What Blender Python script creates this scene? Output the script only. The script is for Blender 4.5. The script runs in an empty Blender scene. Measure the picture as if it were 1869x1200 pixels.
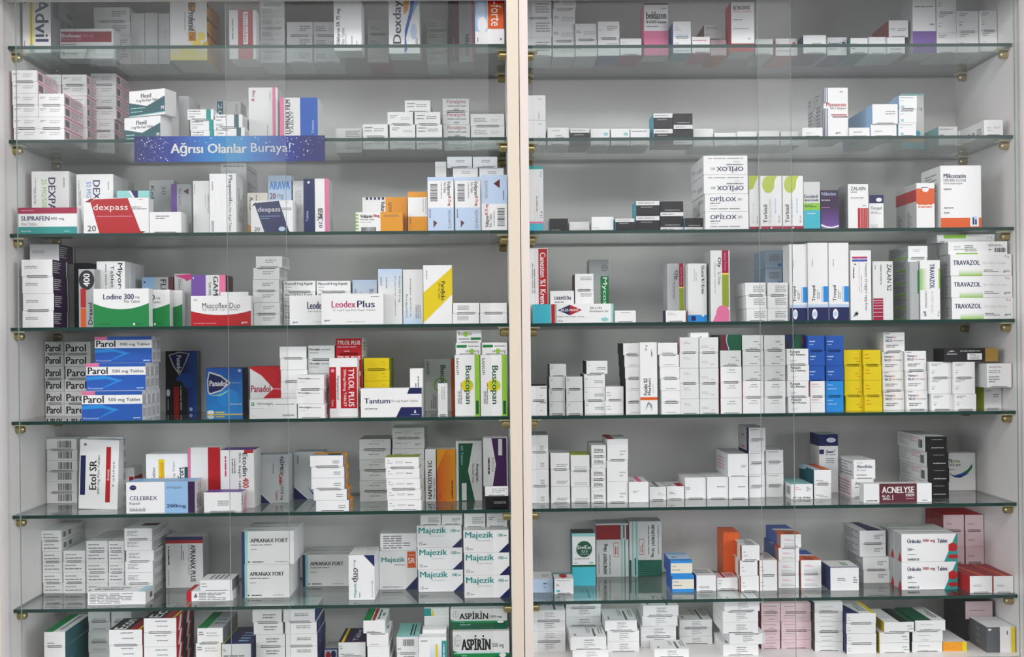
import bpy, math, random
from mathutils import Vector, Matrix
S = bpy.context.scene
COL = S.collection

# ------------------------------------------------------------------ camera
F_PX, DIST, ZC = 2000.0, 2.0, 1.5
YAW, ROLL, SY = 0.01975, -0.00975, 21.0
r0 = Vector((math.cos(YAW), -math.sin(YAW), 0)); f0 = Vector((math.sin(YAW), math.cos(YAW), 0)); u0 = Vector((0, 0, 1))
c_, s_ = math.cos(ROLL), math.sin(ROLL)
Rv = r0 * c_ + u0 * s_; Uv = u0 * c_ - r0 * s_
cd = bpy.data.cameras.new('camera'); cam = bpy.data.objects.new('camera', cd); COL.objects.link(cam)
M = Matrix.Identity(4)
for i in range(3):
    M[i][0], M[i][1], M[i][2] = Rv[i], Uv[i], -f0[i]
M[0][3], M[1][3], M[2][3] = 0, -DIST, ZC
cam.matrix_world = M
cd.sensor_width = 36; cd.lens = F_PX / 1869 * 36; cd.shift_y = SY / 1869
cd.clip_start = .05; cd.clip_end = 50
S.camera = cam

def P(px, py, Y):
    """Point of the plane at depth Y seen along a pixel of the 1869 x 1200 frame."""
    qx, qy = px - 934.5, py - 600 - SY
    x = c_ * qx + s_ * qy; y = -s_ * qx + c_ * qy
    d = f0 + r0 * (x / F_PX) - u0 * (y / F_PX)
    t = (Y + DIST) / d.y
    return d.x * t, ZC + d.z * t

def YatZ(px, py, Z):
    qx, qy = px - 934.5, py - 600 - SY
    x = c_ * qx + s_ * qy; y = -s_ * qx + c_ * qy
    d = f0 + r0 * (x / F_PX) - u0 * (y / F_PX)
    return -DIST + d.y * (Z - ZC) / d.z

# ------------------------------------------------------------------ world, ceiling lamps and added side fill
W = bpy.data.worlds.new('shop_light'); S.world = W; W.use_nodes = True
wn = W.node_tree; bg = wn.nodes['Background']
tc = wn.nodes.new('ShaderNodeTexCoord'); sp = wn.nodes.new('ShaderNodeSeparateXYZ'); rp = wn.nodes.new('ShaderNodeValToRGB')
mp = wn.nodes.new('ShaderNodeMapRange'); mp.inputs[1].default_value = -1; mp.inputs[2].default_value = 1
wn.links.new(tc.outputs['Generated'], sp.inputs[0]); wn.links.new(sp.outputs[2], mp.inputs[0]); wn.links.new(mp.outputs[0], rp.inputs[0])
cr_ = rp.color_ramp
cr_.elements[0].color = (.13, .125, .12, 1); cr_.elements[0].position = .495
cr_.elements[1].color = (1.55, 1.57, 1.6, 1); cr_.elements[1].position = .575
e_ = cr_.elements.new(.54); e_.color = (.5, .5, .5, 1)
wn.links.new(rp.outputs[0], bg.inputs[0]); bg.inputs[1].default_value = .9

def lamp(name, loc, size, size_y, power, aim, col=(1, 1, 1)):
    d = bpy.data.lights.new(name, 'AREA'); d.shape = 'RECTANGLE'; d.size = size; d.size_y = size_y; d.energy = power; d.color = col
    o = bpy.data.objects.new(name, d); COL.objects.link(o); o.location = loc
    o.rotation_euler = (Vector(aim) - Vector(loc)).to_track_quat('-Z', 'Y').to_euler(); return o
for lx in (-1.0, .0, 1.0):
    lamp('ceiling_lamp', (lx, -2.2, 3.2), .8, .5, 26, (lx * .6, 0, 1.75), (1, .985, .96))
lamp('side_fill', (-3.3, -2.4, 2.0), 1.7, 2.0, 112, (-.1, 0, 1.45), (.96, .98, 1))  # pair of area lights added as soft fill from both sides, not real windows
lamp('side_fill', (3.4, -2.4, 2.0), 1.7, 2.0, 116, (.1, 0, 1.45), (.96, .98, 1))

S.view_settings.view_transform = 'Standard'; S.view_settings.look = 'None'
S.view_settings.exposure = -0.52; S.view_settings.gamma = 1; S.view_settings.use_curve_mapping = False
S.cycles.transparent_max_bounces = 32; S.cycles.max_bounces = 10

# ------------------------------------------------------------------ materials
def lin(h):
    v = [int(h[i:i + 2], 16) / 255 for i in (0, 2, 4)]
    return tuple((c / 12.92 if c <= .04045 else ((c + .055) / 1.055) ** 2.4) for c in v) + (1.0,)

def pmat(name, rough=.5, col=None, metal=0, noise=0, nscale=40, spec=.5):
    m = bpy.data.materials.new(name); m.use_nodes = True; nt = m.node_tree; b = nt.nodes['Principled BSDF']
    b.inputs['Roughness'].default_value = rough; b.inputs['Metallic'].default_value = metal; b.inputs['Specular IOR Level'].default_value = spec
    if col is None:
        a = nt.nodes.new('ShaderNodeAttribute'); a.attribute_name = 'print'; out = a.outputs['Color']
    else:
        rgb = nt.nodes.new('ShaderNodeRGB'); rgb.outputs[0].default_value = lin(col); out = rgb.outputs[0]
    if noise:
        t = nt.nodes.new('ShaderNodeTexNoise'); t.inputs['Scale'].default_value = nscale; t.inputs['Detail'].default_value = 3
        r = nt.nodes.new('ShaderNodeMapRange'); r.inputs[3].default_value = 1 - noise; r.inputs[4].default_value = 1 + noise
        mx = nt.nodes.new('ShaderNodeVectorMath'); mx.operation = 'SCALE'
        nt.links.new(t.outputs[0], r.inputs[0]); nt.links.new(out, mx.inputs[0]); nt.links.new(r.outputs[0], mx.inputs['Scale']); out = mx.outputs[0]
    nt.links.new(out, b.inputs['Base Color']); return m

def glass(name, tint, ior=1.5, boost=1.0):
    m = bpy.data.materials.new(name); m.use_nodes = True; nt = m.node_tree; nt.nodes.clear()
    o = nt.nodes.new('ShaderNodeOutputMaterial'); mix = nt.nodes.new('ShaderNodeMixShader')
    t = nt.nodes.new('ShaderNodeBsdfTransparent'); t.inputs[0].default_value = tint
    g = nt.nodes.new('ShaderNodeBsdfGlossy'); g.inputs['Roughness'].default_value = .01; g.inputs[0].default_value = (boost, boost, boost, 1)
    # Schlick reflectance, the same from either side of the pane
    ge = nt.nodes.new('ShaderNodeNewGeometry'); dt = nt.nodes.new('ShaderNodeVectorMath'); dt.operation = 'DOT_PRODUCT'
    nt.links.new(ge.outputs['Normal'], dt.inputs[0]); nt.links.new(ge.outputs['Incoming'], dt.inputs[1])
    def mth(op, a, b=None):
        n = nt.nodes.new('ShaderNodeMath'); n.operation = op
        for i, v in enumerate((a, b)):
            if v is None: continue
            if isinstance(v, (int, float)): n.inputs[i].default_value = v
            else: nt.links.new(v, n.inputs[i])
        return n.outputs[0]
    F0 = ((ior - 1) / (ior + 1)) ** 2
    k = mth('SUBTRACT', 1.0, mth('ABSOLUTE', dt.outputs['Value']))
    fr = mth('ADD', mth('MULTIPLY', mth('POWER', k, 5.0), 1 - F0), F0)
    nt.links.new(fr, mix.inputs[0]); nt.links.new(t.outputs[0], mix.inputs[1]); nt.links.new(g.outputs[0], mix.inputs[2])
    nt.links.new(mix.outputs[0], o.inputs[0]); return m

CARD = pmat('printed_card', .5, None, 0, .025, 25, .3)
LAM = pmat('white_laminate', .4, 'dfdbdb', 0, .02, 6)
CREAM = pmat('cream_edge_band', .4, 'd3c6b6', 0, .015, 8)
CREAM2 = pmat('white_edge_band', .4, 'd6cbc4', 0, .015, 8)
BOARD = pmat('white_base_board', .4, 'ebe8e6', 0, .015, 8)
GREY = pmat('grey_seam', .6, '5a5552')
FLOOR = pmat('shop_floor', .35, '403b37', 0, .06, 3)
WALL = pmat('painted_wall', .7, 'cfcac6', 0, .03, 3)
BRASS = pmat('brass', .3, 'a8986a', .65, .1, 60)
CLEAR = pmat('support_sleeve', .25, 'c9c4a4', 0, .05, 50)
SHG = glass('shelf_glass', (.90, .955, .94, 1))
EDGE = pmat('shelf_glass_edge', .15, '1f3c37', 0, .1, 12)
DRG = glass('door_glass', (.982, .982, .982, 1), 1.45)
DREDGE = pmat('door_glass_edge', .15, '8fa39c', 0, .1, 10)

# ------------------------------------------------------------------ mesh helper
class MB:
    def __init__(s): s.v = []; s.f = []; s.c = []; s.m = []
    def face(s, pts, col=(1, 1, 1, 1), m=0):
        i = len(s.v); s.v += [tuple(p) for p in pts]; s.f.append(tuple(range(i, i + len(pts)))); s.m.append(m)
        s.c += list(col) if isinstance(col, list) else [col] * len(pts)
    def box(s, x0, x1, y0, y1, z0, z1, m=0, mats=None, col=(1, 1, 1, 1)):
        i = len(s.v)
        s.v += [(x0, y0, z0), (x1, y0, z0), (x1, y1, z0), (x0, y1, z0), (x0, y0, z1), (x1, y0, z1), (x1, y1, z1), (x0, y1, z1)]
        q = [(0, 1, 5, 4), (1, 2, 6, 5), (2, 3, 7, 6), (3, 0, 4, 7), (4, 5, 6, 7), (3, 2, 1, 0)]
        for k, f in enumerate(q):
            s.f.append(tuple(i + a for a in f)); s.m.append(mats[k] if mats else m); s.c += [col] * 4
    def cyl(s, cx, cy, z0, z1, r, n=16, axis='z', m=0, r2=None):
        r2 = r if r2 is None else r2; i = len(s.v)
        for (z, rr) in ((z0, r), (z1, r2)):
            for k in range(n):
                a = 2 * math.pi * k / n; x, y = rr * math.cos(a), rr * math.sin(a)
                s.v.append((cx + x, cy + y, z) if axis == 'z' else (z, cx + x, cy + y))
        for k in range(n):
            s.f.append((i + k, i + (k + 1) % n, i + n + (k + 1) % n, i + n + k)); s.m.append(m); s.c += [(1, 1, 1, 1)] * 4
        s.f.append(tuple(i + k for k in reversed(range(n)))); s.m.append(m); s.c += [(1, 1, 1, 1)] * n
        s.f.append(tuple(i + n + k for k in range(n))); s.m.append(m); s.c += [(1, 1, 1, 1)] * n
    def mesh(s, name, mats):
        me = bpy.data.meshes.new(name); me.from_pydata(s.v, [], s.f)
        for m in mats: me.materials.append(m)
        me.polygons.foreach_set('material_index', s.m)
        if len(s.c) == len(me.loops):
            a = me.color_attributes.new('print', 'FLOAT_COLOR', 'CORNER')
            a.data.foreach_set('color', [x for c in s.c for x in c])
        me.update(); return me
def link(name, me, parent=None, loc=None):
    o = bpy.data.objects.new(name, me); COL.objects.link(o)
    if parent: o.parent = parent
    if loc: o.location = loc
    return o
def tag(o, label, cat, group=None):
    o['label'] = label; o['category'] = cat
    if group: o['group'] = group

# ------------------------------------------------------------------ the two cabinets
DEPTH = .247
# shelf edge mid heights relative to the eye, from the top shelf down
ZL = [ZC + .538 - .17007 * i for i in range(7)]
ZR = [ZC + .5353 - .16943 * i for i in range(7)]
TH = .003
ZBL, ZBR = ZC - .606, ZC - .5865          # upper face of the base boards
ZTOP = ZC + .712
XL0 = P(19, 600, 0)[0]; XLd = P(928.5, 600, -.05)[0]; XM = P(952, 600, -.05)[0]; XRd = P(970, 600, -.05)[0]; XR1 = P(1853, 600, 0)[0]
XL1 = XLd + .0015; XR0 = XRd - .0015
FRONT = -.05
fl = MB(); fl.box(-4, 4, -7, .6, -.05, 0); o = link('floor', fl.mesh('floor', [FLOOR])); o['kind'] = 'structure'
fl = MB(); fl.box(-4, 4, .30, .40, 0, 3.3); o = link('wall_back', fl.mesh('wall_back', [WALL])); o['kind'] = 'structure'
fl = MB(); fl.box(-4, 4, -3.2, .6, 3.3, 3.35); o = link('ceiling', fl.mesh('ceiling', [WALL])); o['kind'] = 'structure'

def cabinet(xa, xb, x0, x1, zb, label, zs, doors, edge0, edge1):
    """xa..xb outer width, x0..x1 inner width"""
    root = link('display_cabinet', None, loc=((xa + xb) / 2, 0, 0)); tag(root, label, 'cabinet', 'glass fronted medicine cabinets')
    ox = (xa + xb) / 2
    def part(n, mb, mats, lab=None):
        q = link(n, mb.mesh(n, mats), root, (-ox, 0, 0))
        if lab: q['label'] = lab
        return q
    for (a, b, edge) in ((xa, x0, edge0), (x1, xb, edge1)):
        m = MB(); m.box(a, b, FRONT + .0015, DEPTH + .01, .0, ZTOP + .02)
        m.box(a + .0006, b - .0006, FRONT, FRONT + .0015, .0, ZTOP + .02, m=1)
        part('side_panel', m, [LAM, edge])
    m = MB(); m.box(x0, x1, DEPTH, DEPTH + .01, zb - .05, ZTOP); part('back_panel', m, [LAM])
    m = MB(); m.box(x0, x1, FRONT, DEPTH, ZTOP, ZTOP + .02); part('top_panel', m, [LAM])
    m = MB(); m.box(x0, x1, FRONT + .001, FRONT + .045, ZC + .6185, ZTOP); part('door_track', m, [LAM])
    m = MB(); m.box(x0, x1, FRONT + .03, DEPTH, zb - .022, zb); m.box(x0, x1, FRONT + .028, FRONT + .03, zb - .022, zb, m=0); part('base_board', m, [BOARD], 'white base board')
    m = MB(); m.box(x0, x1, FRONT + .02, FRONT + .038, .08, zb - .024); part('lower_front', m, [LAM])
    m = MB(); m.box(x0, x1, FRONT + .06, FRONT + .075, 0, .079); part('plinth', m, [LAM])
    for (a, b, ya) in doors:
        m = MB(); m.box(a, b, ya, ya + .005, zb + .002, ZC + .6195, mats=[0, 1, 0, 1, 1, 1]); part('glass_door', m, [DRG, DREDGE], 'clear sliding glass pane')
    for z in zs:
        for (xw, d) in ((x0, 1), (x1, -1)):
            for y in (.022, .20):
                m = MB()
                zz = z - TH
                m.cyl(y, zz - .010, xw + d * .0003, xw + d * .012, .0075, 20, 'x', 0)
                m.cyl(y, zz - .010, xw + d * .012, xw + d * .015, .0075, 20, 'x', 0, .005)
                m.box(min(xw + d * .0003, xw + d * .02), max(xw + d * .0003, xw + d * .02), y - .009, y + .009, zz - .0032, zz - .0004, m=1)
                part('shelf_support', m, [BRASS, CLEAR], 'brass shelf support')
    return root
dL = [(P(33, 600, -.03)[0], P(524, 600, -.03)[0], -.030), (P(416, 600, -.02)[0], P(896, 600, -.02)[0], -.020)]
dR = [(P(977, 600, -.02)[0], P(1448, 600, -.02)[0], -.020), (P(1388, 600, -.03)[0], P(1861, 600, -.03)[0] - .004, -.030)]
cabinet(XL0 - .018, XM - .0006, XL0, XL1, ZBL, 'white laminate cabinet whose glass shelves carry the blue sign', ZL, dL, CREAM, CREAM)
cabinet(XM + .0006, XR1 + .018, XR0, XR1, ZBR, 'white laminate cabinet without a sign, full of cream and lotion cartons', ZR, dR, CREAM2, LAM)

ORD = ['top', 'second', 'third', 'fourth', 'fifth', 'sixth', 'seventh']
for side, zs, xa, xb in (('sign cabinet', ZL, XL0, XL1), ('signless cabinet', ZR, XR0, XR1)):
    for i, z in enumerate(zs):
        m = MB(); m.box(xa + .001, xb - .001, 0, DEPTH - .006, z - TH, z + TH, mats=[1, 1, 1, 1, 0, 0])
        o = link('glass_shelf', m.mesh('glass_shelf', [SHG, EDGE]))
        tag(o, 'green-edged clear glass shelf, %s one down in the %s' % (ORD[i] if i else 'highest', side), 'shelf', 'green-edged glass shelves')

# ------------------------------------------------------------------ carton printing
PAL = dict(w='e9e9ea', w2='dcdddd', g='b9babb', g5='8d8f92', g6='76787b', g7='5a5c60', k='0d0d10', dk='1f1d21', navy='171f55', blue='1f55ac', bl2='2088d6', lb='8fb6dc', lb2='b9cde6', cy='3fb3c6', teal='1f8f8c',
    tl2='8fc9c6', dgt='14525a', gr='07803e', dgr='14553a', lg='8cbf3f', ol='8b9a2a', lime='b4c43a', ye='dcc40e', ye2='efd95a', or_='dc9418', or2='d4591c', red='b0121c', rd2='8f1f26', cr='9c1440', mar='5d2430', pk='d99ab0', pk2='d96f98', mg='b82f6c',
    pur='321540', pu2='6d4a9a', cream='e2ddcf', ltg='cfd3d2', sil='c3c8ca', gold='9a7a3c', pinkw='e3c8cf', bg='a9adae')
def C(n): return lin(PAL[n])

TXT = {}          # (string, bold) -> (verts in 0..1, faces)
def need_text(keys):
    made = []
    for k in keys:
        if k in TXT: continue
        cu = bpy.data.curves.new('t', 'FONT'); cu.body = k[0]; cu.resolution_u = 2; cu.size = 1; cu.fill_mode = 'FRONT'
        ob = bpy.data.objects.new('t', cu); COL.objects.link(ob); made.append((k, ob, cu))
    dg = bpy.context.evaluated_depsgraph_get()
    for k, ob, cu in made:
        ev = ob.evaluated_get(dg); me = ev.to_mesh()
        vs = [(v.co.x, v.co.y) for v in me.vertices]; fs = [tuple(p.vertices) for p in me.polygons]
        ev.to_mesh_clear()
        xs = [v[0] for v in vs]; ys = [v[1] for v in vs]
        ax, ay = min(xs), min(ys); bx, by = max(xs) - ax or 1, max(ys) - ay or 1
        TXT[k] = ([((x - ax) / bx, (y - ay) / by) for x, y in vs], fs)
    for k, ob, cu in made:
        bpy.data.objects.remove(ob); bpy.data.curves.remove(cu)

STY = {}
def parse(st):
    st = STY.get(st, st)
    st = STY.get(st, st)
    head, *segs = st.split('|')
    hd = head.split(); flap = hd[0] == '^'
    if flap: hd = hd[1:]
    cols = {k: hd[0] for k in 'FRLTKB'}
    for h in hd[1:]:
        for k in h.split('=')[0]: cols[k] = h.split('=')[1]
    ops = {}
    for sg in segs:
        k, body = sg.split(':', 1)
        ops.setdefault(k.strip(), []).extend([o.split() for o in body.split(';') if o.strip()])
    return flap, cols, ops

def text_keys(st):
    return [(o[6].replace('_', ' '), len(o) > 7) for l in parse(st)[2].values() for o in l if o[0] in 'TUDV']

def paint(mb, ops, w, h, to3, seed):
    """to3(x, y, layer) maps face coordinates in metres to space"""
    def rect(a, b, c, d, col, k):
        cs = col if isinstance(col, list) else [col] * 4
        mb.face([to3(a * w, b * h, k), to3(c * w, b * h, k), to3(c * w, d * h, k), to3(a * w, d * h, k)], cs)
    def poly(pts, col, k):
        mb.face([to3(x * w, y * h, k) for x, y in pts], col)
    for k, o in enumerate(ops):
        t = o[0]; n = [float(x) for x in o[1:5]] if t not in 'PC' else []
        rnd = random.Random(seed + k * 7)
        if t == 'R': rect(*n, C(o[5]), k)
        elif t == 'E':
            poly([(n[0] + n[2] * math.cos(a * math.pi / 14), n[1] + n[3] * math.sin(a * math.pi / 14)) for a in range(28)], C(o[5]), k)
        elif t == 'P':
            q = [float(x) for x in o[2:]]; poly(list(zip(q[::2], q[1::2])), C(o[1]), k)
        elif t == 'C':
            vm, vs = float(o[2]), float(o[3]); N = 16
            poly([(0, 0), (1, 0)] + [(1 - i / N, vm + (vs - vm) * (2 * i / N - 1) ** 2) for i in range(N + 1)], C(o[1]), k)
        elif t == 'G': a, b = C(o[5]), C(o[6]); rect(*n, [a, b, b, a], k)
        elif t == 'N': a, b = C(o[5]), C(o[6]); rect(*n, [a, a, b, b], k)
        elif t in 'BH':
            c = C('dk'); p = n[0] if t == 'B' else n[1]; e = n[2] if t == 'B' else n[3]; tot = e - p; st = tot / 26
            while p < e - st:
                wd = st * rnd.choice((.5, .5, 1, 1.4))
                if t == 'B': rect(p, n[1], p + wd, n[3], c, k)
                else: rect(n[0], p, n[2], p + wd, c, k)
                p += wd + st * rnd.choice((.5, .8, 1.1))
        elif t in 'LM':
            N = int(o[5]); c = C(o[6])
            if t == 'L': pitch = (n[3] - n[1]) / N
            else: pitch = (n[2] - n[0]) / N
            for i in range(N):
                ln = rnd.choice((1, 1, .85, .6)); p = 0
                while p < ln - .02:
                    e = min(ln, p + rnd.choice((.12, .2, .28, .35)))
                    if t == 'L':
                        y = n[3] - (i + .72) * pitch; rect(n[0] + p * (n[2] - n[0]), y, n[0] + e * (n[2] - n[0]), y + pitch * .44, c, k)
                    else:
                        x = n[0] + (i + .28) * pitch; rect(x, n[1] + p * (n[3] - n[1]), x + pitch * .44, n[1] + e * (n[3] - n[1]), c, k)
                    p = e + .035
        elif t == 'K':
            nx, ny = int(o[5]), int(o[6]); c = C(o[7])
            for i in range(1, nx):
                x = n[0] + (n[2] - n[0]) * i / nx; rect(x - .003, n[1], x + .003, n[3], c, k)
            for i in range(1, ny):
                y = n[1] + (n[3] - n[1]) * i / ny; rect(n[0], y - .003, n[2], y + .003, c, k)
        elif t in 'TUDV':
            vs, fs = TXT[(o[6].replace('_', ' '), len(o) > 7)]; c = C(o[5])
            a, b, e, d = n
            hgt = (d - b) * h if t in 'TV' else (e - a) * w          # letter height; bold = three strokes side by side
            for sl, sh in enumerate((-.03 * hgt, 0, .03 * hgt) if len(o) > 7 else (0,)):
                i = len(mb.v)
                for (x, y) in vs:
                    if t == 'U': x, y = 1 - y, x
                    elif t == 'D': x, y = y, 1 - x
                    elif t == 'V': x, y = 1 - x, 1 - y
                    X, Y = (a + x * (e - a)) * w, (b + y * (d - b)) * h
                    if t in 'TV': X += sh
                    else: Y += sh
                    mb.v.append(tuple(to3(X, Y, k + sl * .33)))
                for f in fs:
                    mb.f.append(tuple(i + q for q in f)); mb.m.append(0); mb.c += [c] * len(f)

LAY0, LAYD = .00016, .00004
MESHES = {}
def carton_mesh(st, w, d, h, flip):
    """body (and end flap) meshes; origin at the middle of the front face's lower edge; front faces -Y"""
    key = (st, round(w, 4), round(d, 4), round(h, 4), flip)
    if key in MESHES: return MESHES[key]
    flap, cols, ops = parse(st)
    seed = sum(ord(ch) for ch in st)
    mb = MB(); hw = w / 2; fm = None
    cF, cR, cL, cT, cK, cB = (C(cols[k]) for k in 'FRLTKB')
    ch = .0005
    if flap:
        y0 = .0004
        # sides, top, bottom, back of the body, with a tuck pocket behind the flap
        mb.face([(hw, y0, 0), (hw, d, 0), (hw, d, h), (hw, y0, h)], cR)
        mb.face([(-hw, d, 0), (-hw, y0, 0), (-hw, y0, h), (-hw, d, h)], cL)
        mb.face([(-hw, y0, h), (hw, y0, h), (hw, d, h), (-hw, d, h)], cT)
        mb.face([(-hw, d, 0), (hw, d, 0), (hw, y0, 0), (-hw, y0, 0)], cB)
        mb.face([(hw, d, 0), (-hw, d, 0), (-hw, d, h), (hw, d, h)], cK)
        e = .0006; a, b, z0, z1, pd = -hw + e, hw - e, e, h - e, min(.007, d * .5)
        O = [(-hw, y0, 0), (hw, y0, 0), (hw, y0, h), (-hw, y0, h)]; I = [(a, y0, z0), (b, y0, z0), (b, y0, z1), (a, y0, z1)]; J = [(x, pd, z) for x, _, z in I]
        for k in range(4):
            q = (k + 1) % 4
            mb.face([O[k], O[q], I[q], I[k]], cF); mb.face([I[k], I[q], J[q], J[k]], cF)
        mb.face(J, cF)
        fm = MB(); gp = .0021; e = .0003
        x0, x1 = -hw + e, hw - e
        prof = [(x0, e), (x0 + w * .13, e), (x0 + w * .17, gp), (x1 - w * .17, gp), (x1 - w * .13, e), (x1, e), (x1, h - e), (x0, h - e)]
        if flip: prof = [(x, h - z) for x, z in reversed(prof)]
        fm.face([(x, 0, z) for x, z in prof], cF); fm.face([(x, .0004, z) for x, z in reversed(prof)], cF)
        for k in range(8):
            p, q = prof[k], prof[(k + 1) % 8]
            fm.face([(p[0], 0, p[1]), (p[0], .0004, p[1]), (q[0], .0004, q[1]), (q[0], 0, q[1])], cF)
    else:
        X = (-hw, hw); Y = (0, d); Z = (0, h)
        i_x = (-hw + ch, hw - ch); i_y = (ch, d - ch); i_z = (ch, h - ch)
        q = lambda p: p
        faces = {'F': [(i_x[0], 0, i_z[0]), (i_x[1], 0, i_z[0]), (i_x[1], 0, i_z[1]), (i_x[0], 0, i_z[1])],
                 'R': [(hw, i_y[0], i_z[0]), (hw, i_y[1], i_z[0]), (hw, i_y[1], i_z[1]), (hw, i_y[0], i_z[1])],
                 'K': [(i_x[1], d, i_z[0]), (i_x[0], d, i_z[0]), (i_x[0], d, i_z[1]), (i_x[1], d, i_z[1])],
                 'L': [(-hw, i_y[1], i_z[0]), (-hw, i_y[0], i_z[0]), (-hw, i_y[0], i_z[1]), (-hw, i_y[1], i_z[1])],
                 'T': [(i_x[0], i_y[0], h), (i_x[1], i_y[0], h), (i_x[1], i_y[1], h), (i_x[0], i_y[1], h)],
                 'B': [(i_x[0], i_y[1], 0), (i_x[1], i_y[1], 0), (i_x[1], i_y[0], 0), (i_x[0], i_y[0], 0)]}
        for k, f in faces.items(): mb.face(f, C(cols[k]))
        ring = ['F', 'R', 'K', 'L']
        for k in range(4):
            a, b = faces[ring[k]], faces[ring[(k + 1) % 4]]
            mb.face([a[1], b[0], b[3], a[2]], C(cols[ring[k]]))
            t, bt = faces['T'], faces['B']
            mb.face([a[3], a[2], t[(k + 1) % 4], t[k]], C(cols[ring[k]]))
            bb = [bt[3], bt[2], bt[1], bt[0]]
            mb.face([bb[k], bb[(k + 1) % 4], a[1], a[0]], C(cols[ring[k]]))
            mb.face([a[2], b[3], t[(k + 1) % 4]], C(cols[ring[k]]))
            mb.face([a[1], bb[(k + 1) % 4], b[0]], C(cols[ring[k]]))
    off = lambda k: LAY0 + LAYD * k
    T3 = {'F': (w, h, lambda x, y, k: (x - hw, -off(k), y)), 'R': (d, h, lambda x, y, k: (hw + off(k), x, y)),
          'L': (d, h, lambda x, y, k: (-hw - off(k), d - x, y)), 'T': (w, d, lambda x, y, k: (x - hw, y, h + off(k)))}
    for f, l in ops.items():
        fw, fh, to3 = T3[f]
        paint(fm if (f == 'F' and fm) else mb, l, fw, fh, to3, seed)
    r = (mb.mesh('medicine_carton', [CARD]), fm.mesh('end_flap', [CARD]) if fm else None)
    MESHES[key] = r; return r

# ------------------------------------------------------------------ shelf stocking
ENT = []
CUR = {}
LEVEL = ['top', 'second', 'third', 'fourth', 'fifth', 'sixth', 'seventh']
def shelf(side, i):
    CUR['side'] = side
    zs = ZL if side == 'L' else ZR
    CUR['z'] = zs[i] + TH if i < 7 else (ZBL if side == 'L' else ZBR)
    CUR['cab'] = 'sign cabinet' if side == 'L' else 'signless cabinet'
    CUR['lev'] = LEVEL[i] + ' shelf' if i < 7 else 'base board'
    CUR['x'] = (XL0, XL1) if side == 'L' else (XR0, XR1)
    CUR['kind'] = 'tablet_box' if side == 'L' else 'cream_box'
    CUR['id'] = (side, i)

def A(x0, x1, y0, st, look, where, b=None, s=None, dp=.09, n=1, rows=1, gap=.0012, r=0, on=None, dx=None, tilt=0, yb=None, end=None):
    zb = CUR['z'] if on is None else on['top']
    xm = (x0 + x1) / 2
    if s is None: s = on['s'] if on else (YatZ(xm, b, zb) if b else .004)
    s = max(.002, min(s, DEPTH - .03))
    zt = P(xm, y0, s)[1]
    ym = (y0 + (b or y0 + 40)) / 2
    X0, X1 = P(x0, ym, s)[0], P(x1, ym, s)[0]
    e = dict(X0=X0, X1=X1, z0=zb, top=zt, s=s, dp=dp, st=st, look=look, where=where, n=n, rows=rows, gap=gap, r=r, dx=dx, tilt=tilt, on=on, **CUR)
    if zt - zb < .005: print('LOW', look, where, CUR['id'], zt - zb)
    ENT.append(e); return e

def settle():
    for e in ENT:
        lo, hi = e['x']
        if e['X0'] < lo + .001: e['X0'] = lo + .001
        if e['X1'] > hi - .001: e['X1'] = hi - .001
        e['fp'] = e['dp'] * e['rows'] + e['gap'] * (e['rows'] - 1)
    for i, a in enumerate(ENT):
        a['moved'] = 0
    for it in range(4):
        for i, a in enumerate(ENT):
            for b in ENT[:i] + ENT[i + 1:]:
                if a['id'] != b['id'] or a['s'] > b['s']: continue
                if a is b or a['top'] <= b['z0'] + .0008 or b['top'] <= a['z0'] + .0008: continue
                ov = min(a['X1'], b['X1']) - max(a['X0'], b['X0'])
                if ov <= .0002: continue
                ds = b['s'] - a['s']
                if ds >= a['fp'] + .0008: continue
                wmin = min(a['X1'] - a['X0'], b['X1'] - b['X0'])
                if ov < .16 * wmin and ov < .009:
                    m = (max(a['X0'], b['X0']) + min(a['X1'], b['X1'])) / 2
                    if a['X0'] < b['X0']: a['X1'] = m - .0002; b['X0'] = m + .0002
                    else: b['X1'] = m - .0002; a['X0'] = m + .0002
                elif ds >= .016:
                    a['fp'] = ds - .001
                else:
                    sh = .018 - ds; b['s'] += sh; b['moved'] += sh; a['fp'] = .0165
    for e in ENT:
        e['fp'] = min(e['fp'], DEPTH - .0012 - e['s'])
        if e['moved'] > .03: print('MOVED', e['id'], e['look'], e['where'], round(e['moved'], 3))
        if e['fp'] < .01: print('THIN', e['id'], e['look'], e['where'], round(e['fp'], 4), round(e['s'], 3))

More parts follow.
